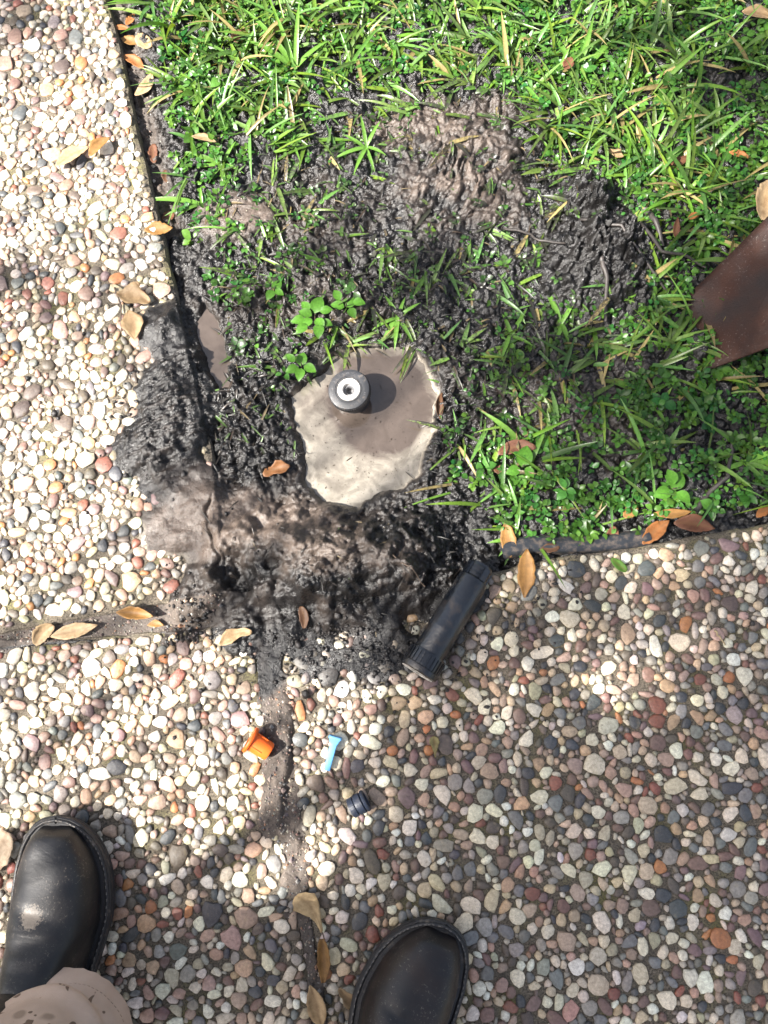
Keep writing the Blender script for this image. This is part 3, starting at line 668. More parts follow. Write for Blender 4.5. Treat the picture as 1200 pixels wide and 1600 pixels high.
CTRL = np.array([
 (300, 60, .9, .8, 0), (450, 60, .9, 1, 0), (600, 60, .6, .9, .1), (700, 80, .5, .8, .2), (850, 100, .7, 1, 0), (1000, 60, .9, .5, 0), (1150, 60, 1, .3, 0), (250, -150, .9, .8, 0), (700, -150, .9, .8, 0), (1150, -150, .9, .6, 0),
 (280, 180, .9, .3, 0), (400, 160, .75, .7, .15), (520, 200, .3, .7, .5), (620, 160, .3, .6, .5), (760, 170, .03, .06, .8), (880, 200, .6, 1, .1), (1000, 200, .6, 1, 0), (1150, 200, 1, .5, 0),
 (290, 290, .6, .2, .1), (380, 330, .06, .03, .6), (480, 300, .35, .5, .65), (580, 280, .15, .3, .8), (700, 280, .02, .03, .9), (650, 330, .05, .06, .9), (740, 220, .02, .03, .9), (680, 220, .05, .08, .9), (780, 250, .05, .05, .9), (820, 300, .2, .5, .75), (930, 300, .08, .05, .8), (1050, 300, .9, .8, 0), (1150, 300, 1, .3, 0), (1350, 300, 1, .5, 0),
 (330, 410, .6, .3, .3), (420, 420, .5, .45, .5), (530, 430, .28, .35, .75), (640, 420, .28, .6, .68), (760, 420, .2, .8, .65), (900, 400, .02, .03, 1), (980, 400, .02, .02, 1), (1070, 440, .7, .5, .2),
 (360, 520, .25, .1, .8), (430, 540, .3, .08, .7), (500, 510, .4, .1, .4), (620, 500, .12, .15, .7), (720, 520, .15, .4, .75), (800, 520, .35, .7, .5), (900, 530, .35, .5, .5), (1010, 530, .6, .8, .1), (1150, 640, 1, .1, 0), (1350, 600, 1, .4, 0),
 (720, 640, .12, .04, .8), (800, 620, .5, .3, .4), (900, 640, .55, .5, .4), (1000, 640, .55, .3, .4), (1100, 690, 1, .1, .1),
 (740, 730, .5, .1, .3), (820, 740, .9, .5, 0), (920, 740, 1, .3, 0), (1000, 720, .9, .2, .1), (1100, 750, .9, .2, .1), (1170, 760, .4, .6, 0), (850, 810, 1, .3, 0), (950, 800, 1, .1, 0), (765, 800, .5, .1, .2)], float)
LAWN = [(190, -500), (226, 0), (248, 90), (260, 180), (266, 270), (288, 340), (312, 420), (338, 470), (352, 560), (420, 610), (450, 575), (515, 545), (530, 530), (640, 530), (690, 575), (700, 640), (698, 700), (706, 765), (770, 800), (795, 846), (870, 850), (1000, 836), (1200, 790), (1700, 700), (1700, -500)]
def dens(px, py):
    d2 = (px[:, None] - CTRL[None, :, 0]) ** 2 + (py[:, None] - CTRL[None, :, 1]) ** 2
    w = np.exp(-d2 / (62.0 ** 2)) + 1e-9 / (1 + d2)
    r = (w[..., None] * CTRL[None, :, 2:]).sum(1) / w.sum(1)[:, None]
    ld = poly_dist(px, py, LAWN)
    r = r * np.stack([1 - 0.45 * np.exp(-(((px - 600) / 260) ** 2 + ((py - 370) / 170) ** 2) ** 2)] * 2 + [np.ones_like(px)], -1)
    return r[:, 0] * (ld > 0), r[:, 1] * (ld > 0), r[:, 2]
r3 = np.random.default_rng(5)
def sample(n, which, thr=None):
    x = r3.uniform(-0.5, 0.95, n); y = r3.uniform(0.0, 1.42, n); px, py = P(x, y, 0.0)
    c, gr, md = dens(px, py); d = c if which == 0 else gr
    clump = fbm(x, y, 24, 3, 90 + which)
    k = r3.random(n) < d * np.clip(0.95 + 1.5 * clump, 0.05, 2)
    return x[k], y[k], md[k], d[k]
# creeping small-leaved ground cover: sprigs of 5 to 8 leaves
x, y, md, dn = sample(13000, 0)
N = len(x); z0 = hz(x, y)
Bs, Az, Ls, Ws, E0, E1, Cc, Dd = [], [], [], [], [], [], [], []
for i in range(N):
    k = int(r3.integers(4, 8)); a0 = r3.uniform(0, 6.28); hgt = r3.uniform(0.001, 0.022) * (0.35 + 0.65 * dn[i]) * (1 - 0.6 * md[i])
    big = 1.0 if r3.random() < 0.93 else 1.7
    hue = r3.normal(0, 1); ttl = r3.uniform(0.7, 1.25)
    for q in range(k):
        a = a0 + q * 2.4 + r3.normal(0, .3); r_ = r3.uniform(0, 0.004)
        Bs.append((x[i] + math.cos(a) * r_, y[i] + math.sin(a) * r_, z0[i] + hgt * (0.4 + 0.6 * q / k)))
        Az.append(a); L = r3.uniform(0.006, 0.0115) * big * (1 - 0.15 * md[i]); Ls.append(L); Ws.append(L * r3.uniform(.55, .85))
        e = r3.uniform(-0.1, 0.8); E0.append(e); E1.append(e - r3.uniform(0.2, 0.9))
        g_ = np.array((0.046 + 0.012 * hue, 0.122 + 0.010 * hue, 0.018)) * ttl * r3.uniform(.75, 1.25)
        Cc.append(np.clip(g_, .005, .5)); Dd.append(np.clip(md[i] * 0.62 + r3.normal(0, .12), 0, 1))
V, F, C, D = foliage(np.array(Bs), np.array(Az), np.array(Ls), np.array(Ws), np.array(E0), np.array(E1), np.array(Cc), np.array(Dd), 'oval', 0.3, 4, r3.normal(0, .35, len(Ls)))
o = obj('ground_cover', np_mesh('ground_cover', V, F, C, True, {'dirt': D}), M_green); tag(o, 'creeping small leaved green weeds spread through the lawn', 'weeds', kind='stuff')
print('cover leaves', len(Ls))
# grass
x, y, md, dn = sample(5200, 1)
Bs, Az, Ls, Ws, E0, E1, Cc, Dd = [], [], [], [], [], [], [], []
z0 = hz(x, y)
for i in range(len(x)):
    k = int(r3.integers(2, 6)); aa = r3.uniform(0, 6.28)
    for q in range(k):
        a = aa + r3.normal(0, .9)
        Bs.append((x[i] + r3.normal(0, .004), y[i] + r3.normal(0, .004), z0[i] - 0.002)); Az.append(a)
        L = r3.uniform(0.03, 0.105) * (1 - 0.55 * md[i]); Ls.append(L); Ws.append(r3.uniform(.0030, .0080))
        e = r3.uniform(0.1, 1.0) * (1 - 0.8 * md[i]); E0.append(e); E1.append(e - r3.uniform(.3, 1.2) * (1 - .5 * md[i]))
        dry = r3.random() < 0.13
        g_ = np.array((.30, .24, .10)) * r3.uniform(.5, 1) if dry else np.array((0.088, 0.165, 0.026)) * r3.uniform(.5, 1.4) * np.array((r3.uniform(.8, 1.25), 1, r3.uniform(.6, 1.8)))
        Cc.append(g_); Dd.append(np.clip(md[i] * 0.55 + r3.normal(0, .12), 0, 1))
V, F, C, D = foliage(np.array(Bs), np.array(Az), np.array(Ls), np.array(Ws), np.array(E0), np.array(E1), np.array(Cc), np.array(Dd), 'blade', 0.35, 5, r3.normal(0, .35, len(Ls)))
o = obj('grass', np_mesh('grass', V, F, C, True, {'dirt': D}), M_green); tag(o, 'short broad bladed lawn grass growing among the weeds', 'grass', kind='stuff')
print('grass blades', len(Ls))
# loose debris: straw, shredded grass and root hairs pressed into the mud
n = 6500
x = r3.uniform(-0.36, 0.62, n); y = r3.uniform(-0.03, 0.98, n); dpx, dpy = P(x, y, 0)
md = dens(dpx, dpy)[2]; inl = poly_dist(dpx, dpy, GP and [(300, 200), (900, 120), (1050, 300), (1050, 500), (760, 700), (740, 850), (640, 1000), (420, 1000), (330, 930), (330, 700), (330, 420)]) > 0
kk = inl & (poly_dist(x, y, HOLE) < -0.002) & ((dpy < 700) | (r3.random(len(x)) < .22)) & ((((dpx - 720) / 115) ** 2 + ((dpy - 270) / 120) ** 2 > 1) | (r3.random(len(x)) < .2)) & (((dpx - 955) / 110) ** 2 + ((dpy - 395) / 95) ** 2 > 1); x, y = x[kk], y[kk]; n = len(x)
zz = hz(x, y); L = r3.uniform(0.005, 0.026, n); az = r3.uniform(0, 6.28, n)
gp = P(x, y, 0)[1] < 700; pal = np.array([(.022, .018, .015), (.012, .011, .010), (.13, .10, .055), (.050, .095, .022), (.04, .028, .02)]); pick = np.where(gp, r3.choice(5, n, p=(.2, .2, .1, .4, .1)), r3.choice(5, n, p=(.38, .38, .07, .03, .14))); cc = pal[pick] * r3.uniform(.7, 1.3, (n, 1))
V, F, C, D = foliage(np.stack([x, y, zz + .0008], -1), az, L, np.where(gp, r3.uniform(.0012, .0044, n), r3.uniform(.0005, .0018, n)), r3.uniform(-.1, .5, n), r3.uniform(-.6, .1, n), cc, np.clip(r3.normal(.3, .15, n), 0, 1), 'blade', .4, 4)
o = obj('plant_debris', np_mesh('plant_debris', V, F, C, True, {'dirt': D}), M_green); tag(o, 'shredded grass and root hairs pressed into the mud', 'debris', kind='stuff')
# specks floating on the water
n = 90
q = G(570, 680); x = q[0] + r3.normal(0, .05, n); y = q[1] + r3.normal(0, .05, n); k = poly_dist(x, y, HOLE) > 0.006; x, y = x[k], y[k]; n = len(x)
V, F, C, D = foliage(np.stack([x, y, np.full(n, ZW + .0006)], -1), r3.uniform(0, 6.28, n), r3.uniform(.0008, .004, n) * np.where(r3.random(n) < .1, 3, 1), r3.uniform(.0007, .0016, n), np.zeros(n), np.zeros(n) + .02, np.tile([[.03, .022, .016]], (n, 1)), np.zeros(n), 'blade', .2, 3)
o = obj('floating_specks', np_mesh('floating_specks', V, F, C, True, {'dirt': D}), M_green); tag(o, 'dark specks and fibres floating on the hole water', 'debris', kind='stuff')

# loose crumbs of mud round the heap, over the stones
r7 = np.random.default_rng(21); n = 5200
cx_ = np.concatenate([r7.normal(G(540, 960)[0], .17, n), r7.normal(G(290, 700)[0], .09, n // 2)]); cy_ = np.concatenate([r7.normal(G(540, 960)[1], .075, n), r7.normal(G(290, 700)[1], .14, n // 2)])
fx, fy = P(cx_, cy_, 0); ok = (poly_dist(cx_, cy_, HOLE) < -.004) & ((r7.random(len(cx_)) < .06) | (np.interp(splash(cx_, cy_), [0, .4, 1], [0, .15, .6]) > r7.random(len(cx_))))
ok &= (SREG[np.clip(((cy_ - gy[0]) / STEP).astype(int), 0, nY - 1), np.clip(((cx_ - gx[0]) / STEP).astype(int), 0, nX - 1)] == 0) | (r7.random(len(cx_)) < .22)
cx_, cy_ = cx_[ok], cy_[ok]; m = len(cx_); ci = np.clip(((cx_ - gx[0]) / STEP).astype(int), 0, nX - 1); ck = np.clip(((cy_ - gy[0]) / STEP).astype(int), 0, nY - 1)
cz = np.maximum(hz(cx_, cy_), np.where(SDSL[ck, ci] > 0, .0025, -1)); sz = np.exp(r7.normal(-6.35, .45, m))
bmi = bmesh.new(); bmesh.ops.create_icosphere(bmi, subdivisions=1, radius=1); iv = np.array([v.co[:] for v in bmi.verts]); bmi.verts.index_update(); fi = np.array([[v.index for v in f.verts] for f in bmi.faces]); bmi.free()
CV = np.stack([cx_, cy_, cz + sz * .25], -1)[:, None] + iv[None] * sz[:, None, None] * r7.uniform(.6, 1.35, (m, len(iv), 1)) * r7.uniform(.6, 1.3, (m, 1, 3)); CF = (fi[None] + (np.arange(m) * len(iv))[:, None, None]).reshape(-1, 3)
ccol = np.repeat((np.array([[.012, .0105, .010]]) * r7.uniform(.6, 2.6, (m, 1)))[:, None], len(iv), 1).reshape(-1, 3)
tag(obj('mud_crumbs', np_mesh('mud_crumbs', CV.reshape(-1, 3), CF, ccol, True, {'dry': np.full(m * len(iv), .15)}), M_soil), 'loose crumbs of black mud scattered round the heap', 'mud', kind='stuff')

# ------------------------------------------------------------------ counted tufts and seedlings
def tuft(px, py, blades, label, dirt=0.0, group='grass tufts standing out at the lawn edge', cat='grass tuft', h0=0.0):
    g_ = G(px, py); z = float(hz(*g_)[0]) + h0; root = empty('grass_tuft', (g_[0], g_[1], z), label, cat, group)
    for (ang, Lpx, wpx, e) in blades:
        s = SC(px, py); L = Lpx / s / max(0.55, math.cos(e * .6)); c = np.array([(0.092, 0.195, 0.03)]) * r3.uniform(.75, 1.2)
        V, F, C, D = foliage(np.zeros((1, 3)) + r3.normal(0, .0012, (1, 3)) * [1, 1, 0], np.array([R(ang)]), np.array([L]), np.array([wpx / s]), np.array([e]), np.array([e - .75]), c, np.array([dirt]), 'blade', .4, 8)
        obj('blade', np_mesh('blade', V, F, C, True, {'dirt': D}), M_green, root)
    return root
tuft(312, 312, [(176, 100, 9, .35), (200, 58, 7, .4), (215, 45, 6, .5), (95, 25, 5, .6)], 'bright grass tuft whose long blade reaches left over the slab edge')
tuft(345, 250, [(163, 95, 10, .3), (190, 45, 7, .4), (60, 40, 6, .6), (280, 45, 6, .4), (240, 40, 6, .5), (330, 40, 5, .5)], 'grass tuft with one broad pale blade pointing at the left slab')
tuft(572, 225, [(200, 60, 7, .3), (250, 55, 7, .5), (290, 45, 6, .3), (100, 55, 6, .5), (60, 45, 6, .6), (330, 35, 6, .5), (150, 40, 6, .5)], 'grass tuft growing from bare mud above the smooth brown mud')
tuft(622, 490, [(240, 50, 8, .3), (265, 58, 8, .4), (300, 50, 7, .4), (210, 46, 6, .5), (30, 40, 6, .6), (120, 45, 7, .4), (70, 35, 6, .5)], 'grass tuft hanging over the upper rim of the water hole')
tuft(800, 520, [(270, 92, 9, .15), (250, 45, 7, .4), (110, 40, 7, .4), (60, 55, 7, .4), (330, 40, 6, .5)], 'flattened grass tuft with one long blade right of the water hole', .12)
tuft(880, 500, [(110, 75, 10, .3), (285, 40, 8, .4), (250, 45, 7, .3), (60, 50, 7, .5)], 'grass tuft with a wide pale blade below the black clod', .1)
tuft(820, 745, [(5, 120, 9, .3), (20, 70, 8, .5), (65, 95, 9, .6), (100, 60, 8, .5), (170, 45, 8, .5), (330, 55, 9, .4)], 'long bladed grass tuft beside the reddish spotted leaf')
tuft(1015, 615, [(155, 120, 11, .2), (185, 60, 8, .4), (350, 110, 9, .2), (300, 60, 8, .4), (240, 75, 9, .3), (30, 60, 7, .4)], 'pale sprawling grass tuft left of the rusty shovel')
tuft(1165, 720, [(20, 70, 9, .4), (340, 65, 8, .4), (0, 75, 8, .3), (310, 60, 8, .4), (200, 50, 8, .4), (160, 60, 8, .3)], 'light green grass tuft at the right end of the lawn by the slab')
tuft(460, 105, [(130, 130, 9, .5), (150, 90, 10, .5), (110, 85, 8, .7), (40, 70, 8, .5), (85, 90, 8, .8), (230, 60, 8, .4), (195, 75, 8, .4)], 'tall bright grass tuft at the top of the lawn near the left slab')
tuft(905, 110, [(120, 95, 10, .5), (75, 90, 9, .7), (45, 100, 10, .5), (160, 60, 9, .4), (330, 75, 9, .4), (200, 70, 9, .4)], 'sunlit grass tuft at top beside a small orange leaf')
tuft(1010, 245, [(30, 110, 10, .4), (205, 120, 10, .3), (70, 90, 9, .6), (340, 80, 9, .4), (225, 90, 9, .3), (180, 60, 8, .4)], 'dense grass tuft above the black clod with blades spread wide')
tuft(1092, 490, [(62, 52, 9, .7), (200, 40, 8, .4), (150, 45, 8, .4), (340, 40, 7, .4)], 'short grass tuft pressed against the lower corner of the shovel')
tuft(805, 838, [(250, 45, 8, .5), (230, 40, 7, .4), (290, 60, 8, .4), (190, 40, 7, .4), (80, 60, 8, .6)], 'grass tuft drooping over the slab beside the black pipe')
def seedling(px, py, leaves, label):
    g_ = G(px, py); z = float(hz(*g_)[0]); root = empty('seedling', (g_[0], g_[1], z), label, 'plant', 'leafy seedlings at the rim of the hole'); s = SC(px, py)
    obj('stem', tube_mesh([(0, 0, -.004), (.001, .001, .012), (.002, -.001, .026)], [.0011, .001, .0007], 6, 'stem'), M_twig, root)
    for q, (dx, dy, L, ang) in enumerate(leaves):
        V, F, C, D = foliage(np.array([[dx / s, -dy / s, .012 + .003 * (q % 5)]]), np.array([R(ang)]), np.array([L / s]), np.array([L / s * .72]), np.array([.35]), np.array([-.35]), np.array([(0.062, 0.165, 0.018)]) * r3.uniform(.8, 1.15), np.array([0.0]), 'oval', .28, 6)
        obj('leaf', np_mesh('leaf', V, F, C, True, {'dirt': D}), M_green, root)
seedling(492, 500, [(0, -8, 30, 70), (-4, -2, 22, 160), (4, 4, 22, 300), (-4, 6, 20, 230), (10, -4, 20, 10), (-8, -12, 20, 130), (12, 8, 18, 340), (-14, 6, 22, 190), (8, 16, 24, 270), (-10, 18, 22, 220)], 'leafy green seedling sprouting just above the water hole')
seedling(470, 572, [(0, 0, 24, 80), (-3, 4, 22, 200), (6, 2, 22, 330), (2, 8, 22, 260), (-8, -2, 18, 140)], 'small seedling at the left rim of the water hole')
seedling(428, 456, [(0, 0, 22, 60), (0, 0, 20, 240), (3, 2, 16, 330)], 'lone round leafed sprout in black mud left of centre')
seedling(540, 480, [(0, 0, 24, 40), (-2, 2, 22, 170), (6, 6, 20, 300), (-8, -6, 20, 120), (12, -2, 20, 350)], 'small leafy sprout on the mud between seedling and grass tuft')
seedling(1050, 765, [(0, 0, 34, 60), (-4, 2, 30, 200), (4, 6, 26, 320), (0, -6, 26, 110)], 'round leafed weed at the lawn edge above the orange leaves')
seedling(815, 730, [(0, 0, 36, 75), (-4, 4, 24, 200), (4, 4, 20, 310)], 'round leafed weed just below the reddish spotted leaf')

# ------------------------------------------------------------------ roots and twigs
def rod(name, pts, r0, r1, label, cat, mat, lift=0.002, group=None):
    W = [];
    for k, p in enumerate(pts):
        g_ = G(p[0], p[1]); h = p[2] if len(p) > 2 else 0.0
        W.append(Vector((g_[0], g_[1], surf(*g_) + lift + h)))
    dense = []
    for a, b in zip(W[:-1], W[1:]):
        for q in range(4): dense.append(a.lerp(b, q / 4) + Vector(r3.normal(0, .0008, 3)))
    dense.append(W[-1])
    rad = [r0 + (r1 - r0) * i / (len(dense) - 1) for i in range(len(dense))]
    base = W[0].copy(); o = obj(name, tube_mesh([d - base for d in dense], rad, 7, name), mat, loc=base)
    return tag(o, label, cat, group)
rod('twig', [(766, 684), (800, 676), (830, 672), (866, 660)], .0022, .0012, 'thin dark twig lying above the reddish spotted leaf', 'twig', M_root)
rod('twig', [(1088, 798), (1110, 770), (1138, 745), (1148, 700), (1146, 680)], .0045, .0018, 'crooked muddy twig at the lawn edge near the right slab', 'twig', M_root)
rod('twig', [(182, 452), (190, 480), (193, 520)], .0015, .001, 'thin dark stalk lying upright beside the crumpled tan leaves', 'twig', M_twig)
rod('root', [(782, 356, .004), (812, 360, .008), (845, 372, .006), (880, 388, .004)], .002, .0016, 'thin bare root reaching left out of the black clod', 'root', M_root, group='roots of the black clod')
rod('root', [(930, 420, .004), (938, 450, .006), (947, 500, .004)], .004, .0025, 'thick root hanging down the front of the black clod', 'root', M_root, group='roots of the black clod')
rod('root', [(990, 365, .004), (1030, 398, .006), (1075, 400, .006), (1105, 415, .003)], .003, .0018, 'root running from the black clod to the shovel corner', 'root', M_root, group='roots of the black clod')
rod('root', [(905, 345, .003), (960, 372, .006), (1010, 430, .006), (1052, 466, .002)], .0028, .0016, 'long root crossing the black clod slantwise', 'root', M_root, group='roots of the black clod')
rod('root', [(1012, 325, .002), (1020, 350, .006), (1035, 385, .003)], .005, .003, 'stubby root at the upper right of the black clod', 'root', M_root, group='roots of the black clod')
rod('root', [(612, 880, .002), (640, 900, .004), (662, 920, .002)], .0007, .0005, 'pale hair root on the mud heap left of the pipe', 'root', M_twig)
rod('root', [(728, 876, .001), (715, 895, .004), (700, 905, .002)], .0007, .0005, 'pale hair root curling beside the pipe neck', 'root', M_twig)
rod('straw', [(1112, 985), (1122, 995), (1130, 1008)], .0016, .0008, 'curved pale straw on the pebbles at right', 'straw', mat_simple('straw', (.36, .27, .15), .7, 200))

# ------------------------------------------------------------------ fallen leaves
def leaf_mesh(L, W, shape, curl, seed, stem=0.0):
    r = np.random.default_rng(seed); nu, nv = 15, 7; u = np.linspace(0, 1, nu); v = np.linspace(-1, 1, nv)
    if shape == 'lance': w = np.sin(np.pi * np.clip(u, .015, .985)) ** 0.8 * (1.1 - .3 * u)
    elif shape == 'spoon': w = np.clip(np.where(u < .7, .12 + .88 * (u / .7) ** 1.6, np.sqrt(np.clip(1 - ((u - .7) / .305) ** 2, 0, 1))), .05, 1)
    elif shape == 'oblong': w = np.clip(np.sin(np.pi * np.clip(u, .02, .98)), 0, 1) ** 0.45 * (.85 + .15 * u)
    else: w = np.sin(np.pi * np.clip(u, .02, .98)) ** 0.6 * (1 + .25 * np.sin(9 * u + seed))
    U, Vv = np.meshgrid(u, v, indexing='ij')
    ww = w[:, None] * (1 + .06 * r.normal(size=(nu, 1)))
    X = (U - .5) * L; Y = Vv * ww * W * .5
    Y = Y + .06 * L * np.sin(np.pi * U) * r.normal()
    Z = curl * W * .42 * (Vv * ww) ** 2 + .10 * L * curl * (2 * U - 1) ** 2 * r.uniform(.2, 1.2) + .02 * W * np.sin(7 * U + 3 * Vv + seed) - .0 * U
    if shape == 'crumple': Z = Z + .10 * W * fbm(X * 1.0 + seed, Y, 120, 3, seed)
    Z = Z - Z.min()
    V = np.stack([X, Y, Z], -1).reshape(-1, 3)
    rib = np.exp(-(Vv / .10) ** 2) * .9 + .35 * (np.abs(np.sin((U * 11 + np.abs(Vv) * 2.2) * 3.1)) > .93)
    m = np_mesh('fallen_leaf', V, grid_faces(nu, nv), None, True, {'rib': rib.ravel()})
    return m
def fallen(px, py, Lpx, Wpx, ang, shape, color, label, curl=.5, lift=0.0, tilt=(0, 0), stem=0, group=None):
    g_ = G(px, py); s = SC(px, py); L, W = Lpx / s, Wpx / s
    hs = [surf(g_[0] + dx * L * .3, g_[1] + dy * L * .3) for dx, dy in ((0, 0), (1, 0), (-1, 0), (0, 1), (0, -1))]
    seed = int(px * 7 + py * 3)
    o = obj('fallen_leaf', leaf_mesh(L, W, shape, curl, seed), M_dry, loc=(g_[0], g_[1], float(np.mean(hs)) + .002 + lift), rot=(tilt[0], tilt[1], R(ang)))
    o.color = (*color, 1); md = o.modifiers.new('thickness', 'SOLIDIFY'); md.thickness = .0004
    if stem:
        c = obj('leaf_stalk', tube_mesh([(-L * .5, 0, .001), (-L * .5 - stem / s * .5, .001, .0015), (-L * .5 - stem / s, .003, .001)], [.0009, .0008, .0007], 6, 'leaf_stalk'), M_twig, o)
    return tag(o, label, 'leaf', group)
ORG, TAN, BRN, PAL_, RED, OCH = (.26, .105, .032), (.25, .175, .095), (.085, .042, .022), (.36, .26, .15), (.12, .050, .027), (.235, .125, .038)
GUT = 'dry leaves in the gutter beside the left slab'
fallen(198, 17, 24, 14, 60, 'lance', ORG, 'small orange leaf topmost in the gutter beside the left slab', .5, group=GUT)
fallen(184, 37, 30, 10, 175, 'lance', ORG, 'narrow orange leaf lying across the slab edge near the top', .4, .006, group=GUT)
fallen(201, 51, 34, 18, -12, 'lance', OCH, 'orange leaf pointing right in the upper gutter', .5, .003, group=GUT)
fallen(222, 56, 34, 24, -50, 'oblong', PAL_, 'pale leaf by the lawn edge in the upper gutter', .3, group=GUT)
fallen(205, 90, 44, 18, -35, 'lance', ORG, 'light orange leaf slanting down in the gutter', .5, .004, group=GUT)
fallen(221, 123, 48, 20, 60, 'lance', PAL_, 'large pale leaf lying in the gutter below the slanting orange leaf', .35, .003, group=GUT)
fallen(237, 231, 34, 16, 95, 'oblong', RED, 'rust brown leaf upright in the gutter beside the lawn', .5, group=GUT)
fallen(249, 360, 44, 24, 5, 'lance', OCH, 'tan leaf at the slab edge above the muddy gutter puddle', .6, .004, group=GUT)
fallen(256, 327, 24, 18, 40, 'oblong', RED, 'small red brown leaf under the long grass blade', .5, group=GUT)
fallen(256, 268, 22, 14, 100, 'oblong', BRN, 'small brown leaf below the broad pale grass blade', .5, group=GUT)
fallen(118, 252, 60, 24, 35, 'lance', PAL_, 'large pale tan leaf on the sunlit left slab', .5, .004)
fallen(160, 238, 44, 20, 48, 'lance', OCH, 'orange leaf touching the large pale leaf on the left slab', .7, .006)
fallen(213, 472, 54, 30, -15, 'crumple', TAN, 'crumpled tan leaf above another on the muddy slab edge', .6, .005, stem=0)
fallen(210, 513, 50, 34, -75, 'lance', TAN, 'flat tan leaf below the crumpled one on the muddy slab edge', .35, .004)
fallen(372, 60, 24, 18, 80, 'oblong', BRN, 'brown leaf sunk among grass near the top', .4, .012)
fallen(320, 222, 40, 12, -15, 'lance', TAN, 'tan leaf among grass above the broad pale blade', .5, .012)
fallen(887, 102, 26, 18, 60, 'lance', RED, 'small orange brown leaf in the grass at the top', .5, .014)
fallen(1182, 29, 52, 24, -12, 'lance', TAN, 'large tan leaf in the top right corner of the lawn', .5, .014)
fallen(1060, 252, 36, 15, 25, 'lance', RED, 'brown leaf under grass blades above the black clod', .5, .012)
fallen(1153, 246, 34, 13, -18, 'lance', ORG, 'orange leaf in the lawn at right above the curled leaf', .5, .012)
fallen(962, 240, 26, 14, -25, 'crumple', TAN, 'small tan leaf scrap above the black clod', .6, .010)
fallen(1196, 318, 78, 46, 70, 'lance', PAL_, 'big curled tan leaf with dark spots behind the shovel', .9, .022)
fallen(1056, 361, 40, 11, 82, 'lance', RED, 'narrow upright brown leaf between black clod and curled leaf', .6, .014)
fallen(1082, 342, 24, 11, 25, 'lance', ORG, 'small orange leaf left of the big curled leaf', .5, .014)
fallen(432, 735, 44, 20, 20, 'crumple', (.17, .075, .028), 'torn orange leaf at the lower left rim of the water hole', .8, .004)
fallen(689, 632, 44, 14, 85, 'lance', BRN, 'narrow brown leaf standing at the right rim of the water hole', .9, .003, (0.4, 0))
fallen(807, 704, 60, 22, 10, 'oblong', (.105, .046, .028), 'reddish leaf with dark spots lying in the lower lawn', .5, .012)
fallen(783, 733, 22, 16, 0, 'oblong', RED, 'small scrap of red brown leaf beneath the reddish spotted leaf', .4, .008)
fallen(69, 991, 40, 26, 50, 'oblong', PAL_, 'pale leaf standing in the left joint between two slabs', .9, .003, (0.3, 0))
fallen(118, 986, 74, 24, 14, 'lance', PAL_, 'long pale orange leaf lying along the left slab joint', .5, .003)
fallen(214, 961, 58, 20, -6, 'lance', OCH, 'curled ochre leaf casting a shadow on the left slab joint', 1.1, .008)
fallen(243, 977, 26, 12, 0, 'lance', OCH, 'small ochre scrap beside the curled leaf in the joint', .4, .003)
fallen(371, 998, 54, 20, 22, 'crumple', TAN, 'dry crumpled tan leaf on mud below the heap', .6, .004)
fallen(475, 966, 34, 16, 100, 'oblong', BRN, 'brown leaf scrap stuck upright in the lower mud heap', .5, .001)
fallen(794, 842, 58, 26, 95, 'lance', OCH, 'orange leaf half hidden by grass at the slab edge', .5, .006)
fallen(820, 897, 76, 30, 265, 'lance', OCH, 'yellow brown leaf pointing down onto the shaded pebbles', .45, .003)
fallen(859, 857, 30, 16, 10, 'oblong', BRN, 'small brown leaf on the dark edging', .4, .006)
fallen(956, 834, 28, 20, 60, 'oblong', RED, 'small red brown leaf among weeds at the lawn edge', .5, .006)
fallen(1024, 832, 58, 26, 40, 'lance', ORG, 'orange brown leaf slanting at the right slab edge', .7, .008)
fallen(1084, 822, 64, 30, -8, 'lance', RED, 'broad red brown leaf lying along the right slab edge', .5, .008)
fallen(1052, 800, 60, 16, 3, 'lance', OCH, 'orange leaf behind the two brown leaves at the right slab edge', .5, .006)
fallen(984, 795, 30, 22, 60, 'oblong', OCH, 'yellowish leaf under weeds at the lawn edge', .4, .006)
fallen(1196, 800, 30, 16, 30, 'lance', ORG, 'orange leaf at the far right end of the slab edge', .5, .006)
fallen(678, 1166, 32, 16, 95, 'spoon', (.22, .19, .08), 'small olive leaf lying on shaded pebbles below the pipe', .4, .002)
fallen(964, 884, 30, 16, -40, 'oblong', (.07, .17, .02), 'small fresh green leaf fallen on the right slab', .3, .002)
fallen(484, 1424, 66, 40, 128, 'spoon', (.44, .32, .17), 'tan spoon shaped leaf on the joint between the boots', .3, .003, stem=12)
fallen(505, 1496, 62, 21, 93, 'oblong', OCH, 'ochre oblong leaf below the tan spoon shaped leaf', .8, .003)
fallen(494, 1568, 62, 30, 108, 'lance', (.40, .28, .15), 'tan pointed leaf at the bottom between the boots', .6, .003)
fallen(546, 1552, 40, 18, -35, 'crumple', TAN, 'crumpled brown leaf at the left side of the right boot', .8, .004)
fallen(2, 1330, 66, 46, 70, 'oblong', (.55, .43, .30), 'large pale leaf lying left of the left boot', .3, .002)

